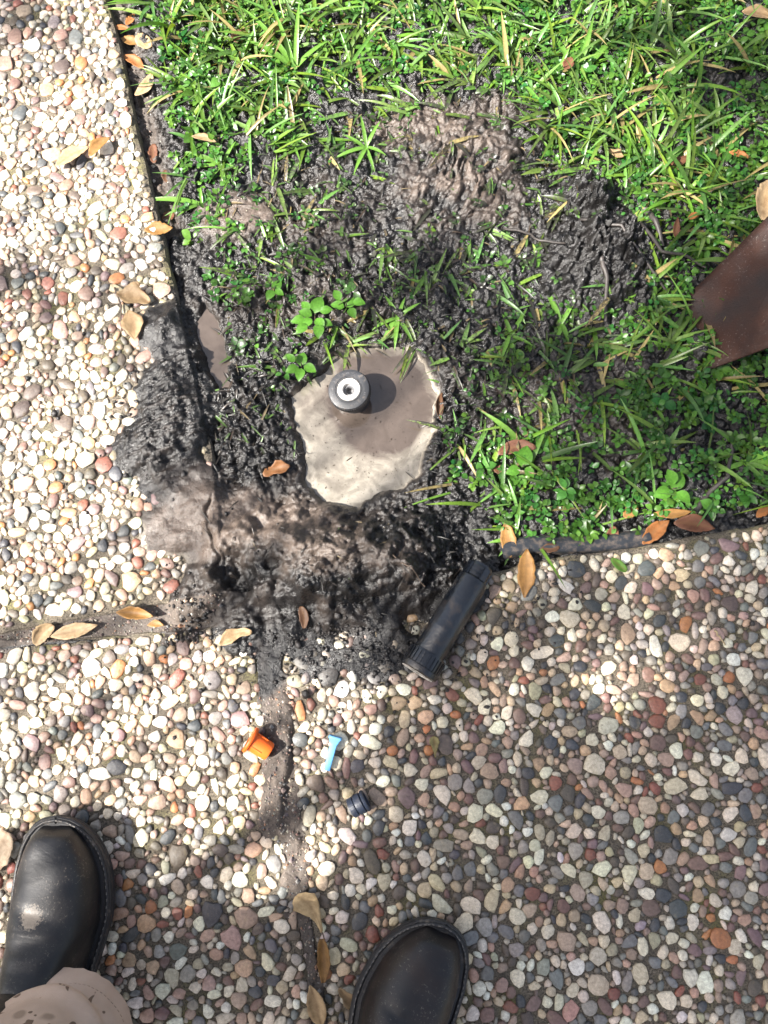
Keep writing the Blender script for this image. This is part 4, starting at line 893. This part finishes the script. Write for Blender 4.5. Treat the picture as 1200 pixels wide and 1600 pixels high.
# ------------------------------------------------------------------ edging strip
pts = [(784, 862), (830, 848), (880, 850), (930, 850), (985, 845), (1016, 838)]
W = [G(a, b) for a, b in pts]; V = []
prof = [(-.014, -.022), (-.013, -.004), (-.008, .0015), (0, .003), (.008, .0005), (.014, -.006), (.016, -.022)]
for i, w in enumerate(W):
    d = W[min(i + 1, len(W) - 1)] - W[max(i - 1, 0)]; d = d / np.linalg.norm(d); nn = np.array([-d[1], d[0]])
    for a, z in prof: V.append((*(w + nn * a), z + r3.normal(0, .0007)))
M_black = mat_plastic('black_plastic_muddy', (.016, .018, .021), .33, .55)
o = obj('edging_strip', np_mesh('edging_strip', V, grid_faces(len(W), len(prof))), M_black); tag(o, 'black plastic edging between weeds and right slab', 'edging')
o.modifiers.new('smooth', 'SUBSURF').render_levels = 2

# ------------------------------------------------------------------ sprinkler head in the hole
M_cap = mat_plastic('sprinkler_black', (.020, .021, .024), .42, .25, (.12, .10, .085), 200)
M_metal = mat_plastic('sprinkler_white_ring', (.42, .405, .38), .4, .3, (.25, .18, .12), 160)
zc = 0.024; c = G3(547, 600, zc)
root = empty('lawn_sprinkler', (c.x + .006, c.y - .004, ZW - .02), 'round black sprinkler head with white centre ring standing in the water hole', 'sprinkler', rot=(R(3), R(-7), 0))
H0 = zc - (ZW - .02)
def ringpart(name, prof, mat, parent, segs=56, dz=0): o = obj(name, lathe([(r, z + dz) for r, z in prof], segs, name), mat, parent); return sharp(o, 30)
ringpart('body', [(.0001, -.05), (.0225, -.05), (.0225, H0 - .016), (.0275, H0 - .0145)], M_cap, root)
capo = ringpart('cap', [(.0275, -.0145), (.0288, -.014), (.0290, -.003), (.0282, -.0006), (.0268, 0), (.0195, 0), (.0188, -.0007), (.0180, -.0007), (.0176, -.0001), (.0168, -.0001), (.0164, -.002)], M_cap, root, dz=H0)
ringpart('white_ring', [(.0164, -.002), (.0161, -.0004), (.0154, .0004), (.0098, .0004), (.0088, -.0006), (.0082, -.007)], M_metal, root, dz=H0)
ringpart('socket', [(.0083, -.006), (.0070, -.0062), (.0058, -.0058), (.0052, -.0068), (.0048, -.016), (.0001, -.016)], mat_plastic('socket_grey', (.11, .11, .115), .35, .2), root, dz=H0)
# grip ribs round the cap skirt and tiny raised moulding on its rim
bm = bmesh.new()
for k in range(60):
    a = k * 2 * math.pi / 60; mt = Matrix.Translation((.0290 * math.cos(a), .0290 * math.sin(a), H0 - .008)) @ Matrix.Rotation(a, 4, 'Z') @ Matrix.Diagonal((.0012, .0012, .010, 1))
    bmesh.ops.create_cube(bm, size=1, matrix=mt)
obj('grip_ribs', bm_mesh(bm, 'grip_ribs'), M_cap, capo)
bm = bmesh.new(); rr = random.Random(3)
for a0, a1 in ((-80, -10), (55, 120), (150, 235)):
    a = a0
    while a < a1:
        w = rr.choice((.0005, .0009, .0014)); t = R(a); rad = .0232
        for hh in ((-.0009, .0004), (.0009, .0004)) if rr.random() < .5 else ((0, .0022),):
            mt = Matrix.Rotation(t, 4, 'Z') @ Matrix.Translation((rad + hh[0], 0, H0 + .0001)) @ Matrix.Diagonal((hh[1], w, .0007, 1)); bmesh.ops.create_cube(bm, size=1, matrix=mt)
        a += rr.uniform(4, 6.5)
obj('raised_moulding', bm_mesh(bm, 'raised_moulding'), mat_plastic('moulding_worn', (.075, .075, .08), .5), capo)

# ------------------------------------------------------------------ black sprinkler body lying on the slab
A = G3(652, 1050, .027); Bp = G3(742, 902, .024); d = (Bp - A); Lp = d.length; d.normalize()
M_pipe = mat_plastic('pipe_black', (.0055, .007, .010), .17, .42, (.026, .020, .016), 60, .7, .0009)
root = empty('riser_pipe', (A.x, A.y, .0285), 'muddy black plastic sprinkler pipe lying across the slab below the mud', 'pipe')
root.rotation_euler = Vector((d.x, d.y, -.02)).to_track_quat('Z', 'X').to_euler()
s0 = Lp
def pp(name, prof, mat=M_pipe, parent=root, segs=48): return sharp(obj(name, lathe(prof, segs, name), mat, parent), 35)
pp('barrel', [(.0195, .020), (.0210, .026), (.0212, .060), (.0216, .062), (.0216, .064), (.0212, .066), (.0206, s0 - .010), (.0198, s0 - .004), (.0165, s0 - .001), (.0001, s0 - .001)])
collar = pp('collar', [(.0001, .006), (.0195, .006), (.0195, .0005), (.0225, -.0005), (.0258, .001), (.0264, .003), (.0264, .008), (.0248, .009), (.0246, .026), (.0240, .028), (.0195, .0285)])
bm = bmesh.new()
for k in range(28):
    a = k * 2 * math.pi / 28; bmesh.ops.create_cube(bm, size=1, matrix=Matrix.Rotation(a, 4, 'Z') @ Matrix.Translation((.0249, 0, .0175)) @ Matrix.Diagonal((.0018, .0020, .016, 1)))
obj('collar_ribs', bm_mesh(bm, 'collar_ribs'), M_pipe, collar)
obj('white_seal', lathe([(.0200, .0002), (.0214, -.0014), (.0225, -.0002)], 48, 'white_seal'), mat_plastic('seal_white', (.55, .52, .46), .5, .6), collar)
neck = pp('neck', [(.0160, s0 - .004), (.0158, s0 + .016), (.0150, s0 + .018), (.0115, s0 + .018), (.0112, s0 + .010), (.0001, s0 + .010)])
for k in range(4):
    bm = bmesh.new(); a = k * math.pi / 2 + .5
    bmesh.ops.create_cube(bm, size=1, matrix=Matrix.Rotation(a, 4, 'Z') @ Matrix.Translation((.0168, 0, s0 + .006)) @ Matrix.Diagonal((.004, .010, .018, 1))); bmesh.ops.bevel(bm, geom=bm.edges[:], offset=.0008, segments=2, affect='EDGES')
    obj('lug', bm_mesh(bm, 'lug'), M_pipe, neck)
for k in range(3): pp('thread', [(.0158, s0 + .0015 + k * .005), (.0168, s0 + .0025 + k * .005), (.0168, s0 + .0035 + k * .005), (.0158, s0 + .0045 + k * .005)], M_pipe, neck)

# ------------------------------------------------------------------ orange flush plug, blue key, black fitting
M_or = mat_plastic('orange_plastic', (.66, .105, .007), .4, .04, (.35, .08, .01), 160)
a0 = G3(393, 1156, .016); a1 = G3(424, 1176, .012); d = (a1 - a0).normalized()
root = empty('flush_plug', (a0.x, a0.y, .0205), 'bright orange plastic flush plug with flange lying on the sandy joint', 'plug'); root.rotation_euler = Vector((d.x, d.y, -.16)).to_track_quat('Z', 'Y').to_euler()
sharp(obj('cup', lathe([(.0001, .002), (.0116, .002), (.0124, .0015), (.0122, .012), (.0117, .0255), (.0108, .0280), (.0085, .0288), (.0001, .0288)], 44, 'cup'), M_or, root), 40)
fl = sharp(obj('flange', lathe([(.0095, -.001), (.0098, -.0026), (.0165, -.0026), (.0172, -.0016), (.0172, .0006), (.0164, .0016), (.0124, .0016)], 44, 'flange'), M_or, root), 40)
for k in range(4):
    bm = bmesh.new(); bmesh.ops.create_cube(bm, size=1, matrix=Matrix.Rotation(k * 1.571 + .4, 4, 'Z') @ Matrix.Translation((.0126, 0, .010)) @ Matrix.Diagonal((.0012, .0014, .017, 1)))
    obj('rib', bm_mesh(bm, 'rib'), M_or, root)
bm = bmesh.new(); bmesh.ops.create_cone(bm, cap_ends=True, segments=14, radius1=.0011, radius2=.0011, depth=.0006, matrix=Matrix.Rotation(R(-140), 4, 'Z') @ Matrix.Translation((.0119, 0, .0225)) @ Matrix.Rotation(math.pi / 2, 4, 'Y'))
obj('pin_hole', bm_mesh(bm, 'pin_hole'), mat_simple('hole_dark', (.03, .012, .006), .8), root)

M_bl = mat_plastic('blue_plastic', (.085, .25, .46), .45, .05, (.12, .25, .4), 150)
a0 = G3(525, 1150, .008); a1 = G3(511, 1203, .008); d = (a1 - a0); Lb = d.length; d.normalize()
root = empty('adjustment_key', (a0.x, a0.y, .0128), 'small light blue plastic peg with flared head lying on the pebbles', 'peg'); root.rotation_euler = Vector((d.x, d.y, -.07)).to_track_quat('Z', 'Y').to_euler()
def rect_loft(secs, name):
    V = []; n = 20
    for (w, h, z) in secs:
        for k in range(n):
            t = 2 * math.pi * k / n; e = .35
            V.append((w * math.copysign(abs(math.cos(t)) ** e, math.cos(t)), h * math.copysign(abs(math.sin(t)) ** e, math.sin(t)), z))
    F = [tuple(f) for f in grid_faces(len(secs), n, True).tolist()] + [tuple(range(n))[::-1], tuple(range((len(secs) - 1) * n, len(secs) * n))]
    m = bpy.data.meshes.new(name); m.from_pydata(V, [], F); m.update(); m.polygons.foreach_set('use_smooth', [True] * len(m.polygons)); return m
sharp(obj('shaft', rect_loft([(.0050, .0046, .007), (.0044, .0042, .016), (.0042, .0040, Lb - .001), (.0039, .0036, Lb)], 'shaft'), M_bl, root), 45)
sharp(obj('head', rect_loft([(.0080, .0065, 0), (.0088, .0072, .001), (.0088, .0072, .0025), (.0072, .0060, .0045), (.0052, .0048, .0095)], 'head'), M_bl, root), 45)

M_nv = mat_plastic('navy_black_plastic', (.018, .024, .040), .36, .1, (.1, .09, .08), 220)
a0 = G3(548, 1263, .013); a1 = G3(574, 1248, .013); d = (a1 - a0).normalized()
root = empty('threaded_fitting', (a0.x, a0.y, .0175), 'small dark threaded plastic fitting lying on the sunlit pebbles', 'fitting'); root.rotation_euler = Vector((d.x, d.y, .05)).to_track_quat('Z', 'Y').to_euler()
sharp(obj('body', lathe([(.0001, .003), (.0085, .003), (.0088, 0), (.0112, 0), (.0118, .0008), (.0118, .0068), (.0108, .0074), (.0108, .0084)], 40, 'body'), M_nv, root), 40)
sharp(obj('middle_band', lathe([(.0108, .0084), (.0128, .0088), (.0130, .0096), (.0130, .0165), (.0124, .0172), (.0108, .0176)], 40, 'middle_band'), M_nv, root), 40)
sharp(obj('rim', lathe([(.0108, .0176), (.0130, .0186), (.0136, .0192), (.0136, .0214), (.0128, .0224), (.0092, .0224), (.0088, .016), (.0001, .016)], 40, 'rim'), M_nv, root), 40)
bm = bmesh.new()
for k in range(30): bmesh.ops.create_cube(bm, size=1, matrix=Matrix.Rotation(k * 2 * math.pi / 30, 4, 'Z') @ Matrix.Translation((.0118, 0, .0038)) @ Matrix.Diagonal((.0011, .0010, .006, 1)))
obj('grip_ribs', bm_mesh(bm, 'grip_ribs'), M_nv, root)

# ------------------------------------------------------------------ shovel
M_rust = mat_rust()
A3 = Vector((*G(1098, 440), 0.004)); B3 = Vector((*G(1113, 577), 0.004))
dA = Vector((.070, .063, .060)); dB = Vector((.050, .005, .060))
nu, nv = 17, 15; V = []
for i in range(nu):
    s = -0.55 + 2.95 * i / (nu - 1); a = A3 + dA * s; b = B3 + dB * s; mid = (a + b) / 2; sh = 1 - sstep(2.0, 2.4, np.array(s)) * .22
    w = (b - a).normalized(); nrm = w.cross((dA + dB)).normalized(); nrm = nrm if nrm.z > 0 else -nrm
    for k in range(nv):
        t = -1 + 2 * k / (nv - 1); p = mid + (b - a) * .5 * t * float(sh)
        p = p - nrm * (.010 * (1 - t * t) * (0.35 + .3 * s)) - nrm * (.0 if s > 0 else 0)
        V.append(p - mid if False else p)
base = (A3 + B3) / 2
root = empty('shovel', base, 'rusty brown shovel blade stuck in the lawn at the right edge', 'shovel')
o = obj('blade', np_mesh('blade', np.array([tuple(p - base) for p in V]), grid_faces(nu, nv)), M_rust, root); md = o.modifiers.new('thickness', 'SOLIDIFY'); md.thickness = .003; md.offset = 0
dm = (dA + dB).normalized(); e0 = base + (dA + dB) / 2 * 2.15
obj('socket', tube_mesh([e0 - base - dm * .05 - Vector((0, 0, .006)), e0 - base + dm * .02, e0 - base + dm * .12, e0 - base + dm * .22], [.012, .019, .020, .020], 20, 'socket'), M_rust, root)
obj('shaft', tube_mesh([e0 - base + dm * .14, e0 - base + dm * .6, e0 - base + dm * 1.15], [.0175, .0175, .0175], 20, 'shaft'), mat_simple('ash_handle', (.28, .17, .08), .6, 40), root)

# ------------------------------------------------------------------ person: boots, trousers, body
M_bootL, M_bootR = mat_leather('boot_leather_dusty', (.010, .0095, .0105), True), mat_leather('boot_leather_brownish', (.014, .0075, .006))
M_sole = mat_plastic('boot_sole', (.014, .014, .016), .5, .25, (.10, .085, .07), 90)
M_stitch = mat_simple('welt_dust', (.12, .11, .10), .85, 400, .6)
M_cloth = mat_cloth()
tl = G3(106, 1273, .02); tr_ = G3(688, 1433, .02)
person = empty('person', (-.2, -.48, 0), 'person standing at the bottom edge in black leather boots and stained khaki trousers', 'person')
def sole_half(t, side):
    """half width of the sole at t (0 toe .. 1 heel); side +1 = inner"""
    k = np.interp(t, [0, .012, .035, .07, .12, .2, .3, .38, .5, .62, .72, .82, .9, .96, .99, 1], [.0, .017, .0285, .0385, .0475, .0555, .0590, .0585, .0510, .0440, .0430, .0425, .040, .030, .016, .0])
    return k * (1.03 if side > 0 else .97)
def boot(toe, ang, inner, mat, label):
    """toe tip position, toe heading in degrees from +y, inner = +1 if big-toe side is +x"""
    L = .305; r = empty('boot', (0, 0, 0), None, None); del_keys = [k for k in r.keys()]
    r.parent = person; h = Vector((math.sin(R(ang)), math.cos(R(ang)), 0))
    r.rotation_euler = (0, 0, -R(ang)); r.location = Vector((toe.x, toe.y, .0055)) - Vector(person.location)
    r['label'] = label
    ts = 1 - np.cos(np.linspace(0, math.pi, 60)); ts = ts / 2
    def cxoff(t): return inner * .010 * math.sin(math.pi * min(1, t * 1.15)) * (1 if t < .87 else 1) - inner * .006
    def outline_pts(off):
        rgt = [(cxoff(t) + sole_half(t, inner) + (off if 0 < i < 59 else 0), -t * L + (off if i == 0 else (-off if i == 59 else 0)) + (off * (1 - t * 8) if 0 < t < .12 else 0)) for i, t in enumerate(ts)]
        lft = [(cxoff(t) - sole_half(t, -inner) - (off if 0 < i < 59 else 0), -t * L + (off if i == 0 else (-off if i == 59 else 0)) + (off * (1 - t * 8) if 0 < t < .12 else 0)) for i, t in enumerate(ts)]
        return rgt + lft[-2:0:-1]
    def spring(y): return .014 * max(0, 1 + y / (.22 * L)) ** 2       # toe spring
    def stack(levels, name, mat_, parent, cap=True):
        V, n = [], None
        for off, z in levels:
            o_ = outline_pts(off); n = len(o_); V += [(x, y, z + spring(y)) for x, y in o_]
        F = [tuple(f) for f in grid_faces(len(levels), n, True).tolist()]
        if cap: F += [tuple(range(n)), tuple(range((len(levels) - 1) * n, len(levels) * n))[::-1]]
        m = bpy.data.meshes.new(name); m.from_pydata(V, [], F); m.update(); b = bmesh.new(); b.from_mesh(m); bmesh.ops.recalc_face_normals(b, faces=b.faces); b.to_mesh(m); b.free()
        m.polygons.foreach_set('use_smooth', [True] * len(m.polygons)); return sharp(obj(name, m, mat_, parent), 40)
    sole = stack([(-.003, 0), (0, .002), (.0015, .010), (.0005, .012), (.002, .014), (.002, .021), (.0005, .0235), (-.004, .0240)], 'sole', M_sole, r)
    # welt with a row of stitches
    pts = outline_pts(-.0022); V = []
    Pn = [Vector((x, y, .0245 + spring(y))) for x, y in pts]; n = len(Pn)
    for i in range(n):
        dd = (Pn[(i + 1) % n] - Pn[i - 1]).normalized(); sd = dd.cross(Vector((0, 0, 1)))
        for k in range(8):
            t = k * math.pi / 4; V.append(Pn[i] + sd * .0022 * math.cos(t) + Vector((0, 0, 1)) * .0022 * math.sin(t))
    F = [((i * 8 + k), ((i + 1) % n) * 8 + k, ((i + 1) % n) * 8 + (k + 1) % 8, i * 8 + (k + 1) % 8) for i in range(n) for k in range(8)]
    obj('welt', np_mesh('welt', np.array([tuple(v) for v in V]), np.array(F)), M_sole, sole)
    bm = bmesh.new(); acc = 0
    for i in range(n):
        a, b = Pn[i], Pn[(i + 1) % n]; q = (b - a).length; acc += q
        if acc > .0045:
            acc = 0; an = math.atan2((b - a).y, (b - a).x)
            inw = Vector((-(b - a).y, (b - a).x, 0)).normalized() * 0
            bmesh.ops.create_cube(bm, size=1, matrix=Matrix.Translation(a + inw + Vector((0, 0, .0021))) @ Matrix.Rotation(an, 4, 'Z') @ Matrix.Diagonal((.0030, .0011, .0010, 1)))
    obj('stitching', bm_mesh(bm, 'stitching'), M_stitch, sole)
    # upper: vamp lofted along the foot, then shaft
    nt, na = 54, 33; V = []
    for i in range(nt):
        t = .030 + (1 - .036) * (i / (nt - 1)) ** 1.15; t = min(t, .985)
        y = -t * L; hw1, hw2 = sole_half(t, inner) - .0095, sole_half(t, -inner) - .0095
        hw1, hw2 = max(hw1, .004), max(hw2, .004)
        top = float(np.interp(t, [0, .015, .05, .10, .16, .24, .33, .42, .5, .58, .66, .8, .93, 1], [.004, .013, .030, .041, .0475, .053, .061, .075, .090, .104, .115, .116, .105, .06]))
        top *= (0.02, .55, .85)[i] if i < 3 else 1
        for k in range(na):
            ph_ = math.pi * k / (na - 1); c_, s_ = math.cos(ph_), math.sin(ph_)
            e = .72; xx = (hw1 if c_ > 0 else hw2) * math.copysign(abs(c_) ** e, c_); zz_ = top * s_ ** .80
            zz_ *= 1 - .10 * (1 - abs(c_)) * 0
            cr = 0.0
            for (tc, amp, sl) in ((.33, .0020, .5), (.41, .0026, -.35), (.49, .0022, .3)):
                q = (t - tc - sl * .10 * c_); cr += amp * (math.exp(-(q / .016) ** 2) - .8 * math.exp(-((q - .03) / .02) ** 2))
            bul = 1 + .05 * math.exp(-((xx - inner * .02) / .03) ** 2) * math.exp(-((t - .22) / .1) ** 2)
            V.append((cxoff(t) + xx * 1.0, y, .0225 + spring(y) + zz_ * bul - cr * s_))
    up = obj('upper', np_mesh('upper', V, grid_faces(nt, na)), mat, r)
    V = []; na = 36
    for i in range(12):
        z = .07 + .16 * i / 11; y0 = -L * (.72 - .0 * i)
        for k in range(na):
            t = 2 * math.pi * k / na; V.append((cxoff(.7) + .049 * math.cos(t), y0 + (.062 - .008 * min(1, i / 5)) * math.sin(t), z))
    obj('shaft', np_mesh('shaft', V, grid_faces(12, na, True)), mat, r)
    return r
bl = boot(tl, 1.5, 1, M_bootL, 'left boot with dried mud spots on dusty black leather')
br = boot(tr_, 22, -1, M_bootR, 'right boot of shiny dark brown black leather')
PL = Vector(person.location)
def local(r, x, y): v = Matrix.Rotation(r.rotation_euler.z, 3, 'Z') @ Vector((x, y, 0)); return v + r.location + PL
hemL = Vector((*G(80, 1668, .12), 0)); ankR = local(br, 0, -.225)
hipL, hipR = Vector((-.315, -.54, .93)), Vector((-.115, -.58, .93))
def leg_rings(hem, hip, zh, rad0, flare):
    V = []; na = 96; zs = zh + (.93 - zh) * np.linspace(0, 1, 90) ** 1.7
    for i, z in enumerate(zs):
        f = (z - zh) / (.93 - zh); c0 = Vector((hem.x, hem.y, 0)).lerp(Vector((hip.x, hip.y, 0)), f ** 1.1)
        rad = rad0 + (.098 - rad0) * f ** 1.3
        for k in range(na):
            t = 2 * math.pi * k / na
            fd = min(1, f * 14); wr = fd * (.004 * math.sin(2 * t + 40 * f) * (1 - f) + .0035 * math.sin(3 * t - 46 * f + 1.3 * math.sin(2 * t)) + .004 * (1 - abs(math.sin(1.5 * t + 32 * f + .6 * math.sin(3 * t)))) ** 3) + .0006 * math.sin(23 * t + 2 * math.sin(5 * t)) * math.exp(-f * 45)
            wr += .007 * math.exp(-((z - zh - .052 - .012 * math.sin(2 * t + 1)) / .010) ** 2) - .005 * math.exp(-((z - zh - .036 - .012 * math.sin(2 * t + 1)) / .008) ** 2)
            r_ = rad + wr + flare * math.exp(-f * 14)
            zz_ = z + (.012 * math.cos(t - 2.2) - .02 * math.sin(t)) * math.exp(-f * 10) * 1.0
            V.append((c0.x + r_ * math.cos(t) - PL.x, c0.y + r_ * 1.08 * math.sin(t) - PL.y, zz_))
    return np.array(V), 90, na
Vl, a, b = leg_rings(hemL, hipL, .10, .070, .008)
o = obj('trouser_leg', np_mesh('trouser_leg', Vl, grid_faces(a, b, True)), M_cloth, person); o['label'] = 'left trouser leg with wrinkled hem and dark water spots'; md = o.modifiers.new('thickness', 'SOLIDIFY'); md.thickness = .0016
n = b; hem = [Vector(v) for v in Vl[10 * n:11 * n]]; cen = sum(hem, Vector()) / n
bm = bmesh.new()
for k in range(n):                                           # stitched line above the hem
    p, q = hem[k], hem[(k + 1) % n]; an = math.atan2((q - p).y, (q - p).x)
    bmesh.ops.create_cube(bm, size=1, matrix=Matrix.Translation(p + (p - cen).normalized() * .0012) @ Matrix.Rotation(an, 4, 'Z') @ Matrix.Diagonal((.003, .0012, .0010, 1)))
obj('hem_stitching', bm_mesh(bm, 'hem_stitching'), mat_simple('hem_thread', (.22, .16, .125), .9), o)
Vr, a, b = leg_rings(Vector((ankR.x, ankR.y - .03, 0)), hipR, .12, .070, .008)
o = obj('trouser_leg', np_mesh('trouser_leg', Vr, grid_faces(a, b, True)), M_cloth, person); md = o.modifiers.new('thickness', 'SOLIDIFY'); md.thickness = .0016
def skin(name, joints, edges, mat, root=0, sub=2):
    m = bpy.data.meshes.new(name); m.from_pydata([tuple(Vector(j[:3]) - PL) for j in joints], edges, []); m.update()
    o = obj(name, m, mat, person); sk = o.modifiers.new('skin', 'SKIN'); sk.use_smooth_shade = True
    for i, j in enumerate(joints):
        sv = m.skin_vertices[0].data[i]; rx, ry = (j[3], j[4]) if len(j) > 4 else (j[3], j[3]); sv.radius = (rx, ry); sv.use_root = (i == root)
    ss = o.modifiers.new('sub', 'SUBSURF'); ss.levels = sub; ss.render_levels = sub; return o
M_skin = mat_simple('skin', (.42, .26, .19), .55, 80, .1); M_shirt = mat_simple('work_shirt', (.12, .16, .20), .85, 120, .15); M_hair = mat_simple('hair', (.04, .028, .02), .6, 300, .3)
hc = (hipL + hipR) / 2
skin('pelvis_cloth', [(hc.x, hc.y, .97, .13, .10), (hc.x, hc.y + .01, 1.06, .14, .10), (hipL.x, hipL.y, .90, .10), (hipR.x, hipR.y, .90, .10)], [(0, 1), (0, 2), (0, 3)], M_cloth)
skin('shirt', [(hc.x, hc.y + .01, 1.05, .15, .11), (hc.x, hc.y + .03, 1.22, .155, .11), (hc.x, hc.y + .06, 1.40, .16, .10), (hc.x, hc.y + .075, 1.48, .07), (hc.x - .19, hc.y + .05, 1.43, .065), (hc.x + .19, hc.y + .05, 1.43, .065), (hc.x - .25, hc.y + .02, 1.24, .055), (hc.x + .25, hc.y + .02, 1.24, .055)],
     [(0, 1), (1, 2), (2, 3), (2, 4), (2, 5), (4, 6), (5, 7)], M_shirt)
body_j = [(hc.x, hc.y + .01, 1.10, .11, .08), (hc.x, hc.y + .05, 1.38, .12, .08), (hc.x, hc.y + .085, 1.50, .055), (hc.x, hc.y + .11, 1.57, .062), (hc.x, hc.y + .12, 1.66, .078, .085), (hc.x, hc.y + .12, 1.73, .062)]
body_e = [(0, 1), (1, 2), (2, 3), (3, 4), (4, 5)]
for s in (-1, 1):
    i0 = len(body_j); X0 = hc.x
    body_j += [(X0 + s * .19, hc.y + .05, 1.42, .05), (X0 + s * .25, hc.y + .02, 1.20, .042), (X0 + s * .27, hc.y + .04, 1.02, .033), (X0 + s * .272, hc.y + .06, .95, .026, .036), (X0 + s * .27, hc.y + .075, .89, .018, .036)]
    body_e += [(1, i0), (i0, i0 + 1), (i0 + 1, i0 + 2), (i0 + 2, i0 + 3), (i0 + 3, i0 + 4)]
    for q in range(4):
        k = len(body_j); yy = hc.y + .045 + .02 * q; fl_ = (.07, .085, .08, .062)[q]
        body_j += [(X0 + s * .268, yy, .885, .010), (X0 + s * .264, yy + .004, .885 - fl_ * .5, .0095), (X0 + s * .255, yy + .006, .885 - fl_, .008)]
        body_e += [(i0 + 4, k), (k, k + 1), (k + 1, k + 2)]
    k = len(body_j); body_j += [(X0 + s * .255, hc.y + .10, .925, .011), (X0 + s * .245, hc.y + .118, .895, .0095)]; body_e += [(i0 + 3, k), (k, k + 1)]
bo = skin('body', body_j, body_e, M_skin)
skin('hair', [(hc.x, hc.y + .105, 1.66, .088, .088), (hc.x, hc.y + .105, 1.735, .075)], [(0, 1)], M_hair)

# ------------------------------------------------------------------ tree beyond the left of the frame, whose crown dapples the ground
TH = 3.4
sh = Vector((sun_dir.x / sun_dir.z, sun_dir.y / sun_dir.z))
CL = [  # ground target (photo px), radius px, leaf count
 (1000, 640, 170, 150), (1150, 640, 150, 130), (1160, 460, 120, 110), (1180, 120, 130, 80), (1060, 40, 90, 30), (860, 560, 120, 60), (1120, 330, 110, 50),
 (1150, 1000, 120, 110), (950, 950, 90, 40), (1090, 900, 90, 50), (860, 920, 70, 25), (1190, 1180, 110, 170), (1120, 1330, 130, 200), (900, 1330, 150, 240), (730, 1260, 130, 140), (700, 1120, 110, 110), (880, 1190, 90, 130), (820, 1010, 100, 65), (1000, 1250, 120, 150), (660, 980, 80, 30),
 (1100, 1500, 180, 260), (860, 1500, 160, 240), (640, 1380, 100, 90), (1350, 900, 250, 250), (1350, 1300, 250, 300), (1350, 500, 200, 200),
 (25, 15, 90, 60), (110, 480, 120, 22), (0, 460, 90, 16), (200, 450, 70, 10), (720, 440, 110, 30), (470, 430, 100, 20), (-150, -100, 200, 150), (-250, 450, 180, 120), (300, 1400, 90, 30)]
tv = []; base = Vector((-3.9, -2.1, -.05)); r4 = np.random.default_rng(9)
tree = empty('shade_tree', base, 'leafy tree standing left of the frame', 'tree')
limbs = []
for (cx_, cy_, rp, cnt) in CL:
    g_ = G(min(max(cx_, -600), 1800), cy_); rad = rp / SC(cx_, cy_) * .8; hgt = TH + r4.uniform(-.25, .35)
    c0 = Vector((g_[0] + sh.x * hgt, g_[1] + sh.y * hgt, hgt)); limbs.append(c0)
    q = r4.normal(size=(cnt, 3)) * rad * .55; q[:, 2] *= .8
    # offsets measured across the sun's rays, plus depth along them
    tv.append(np.array(c0)[None] + q)
Q = np.vstack(tv); n = len(Q)
az = r4.uniform(0, 6.28, n); L = r4.uniform(.035, .065, n)
V, F, C, D = foliage(Q - np.array(base), az, L, L * r4.uniform(.4, .55, n), r4.uniform(-.7, .7, n), r4.uniform(-1, .3, n), np.array([[.05, .12, .02]]) * r4.uniform(.7, 1.3, (n, 1)), np.zeros(n), 'oval', .2, 3, r4.normal(0, .5, n))
obj('crown', np_mesh('crown', V, F, C, True, {'dirt': D}), M_green, tree)
M_bark = mat_simple('bark', (.12, .09, .065), .9, 25, .4, .01)
fork = Vector((.25, .35, 2.2))
obj('trunk', tube_mesh([(0, 0, 0), (.03, .05, .7), (.12, .16, 1.5), fork], [.15, .12, .10, .08], 16, 'trunk'), M_bark, tree)
for c0 in limbs:
    e = c0 - base; m1 = fork.lerp(e, .5) + Vector((0, 0, .12)); obj('limb', tube_mesh([fork, m1, e], [.022, .012, .004], 8, 'limb'), M_bark, tree)
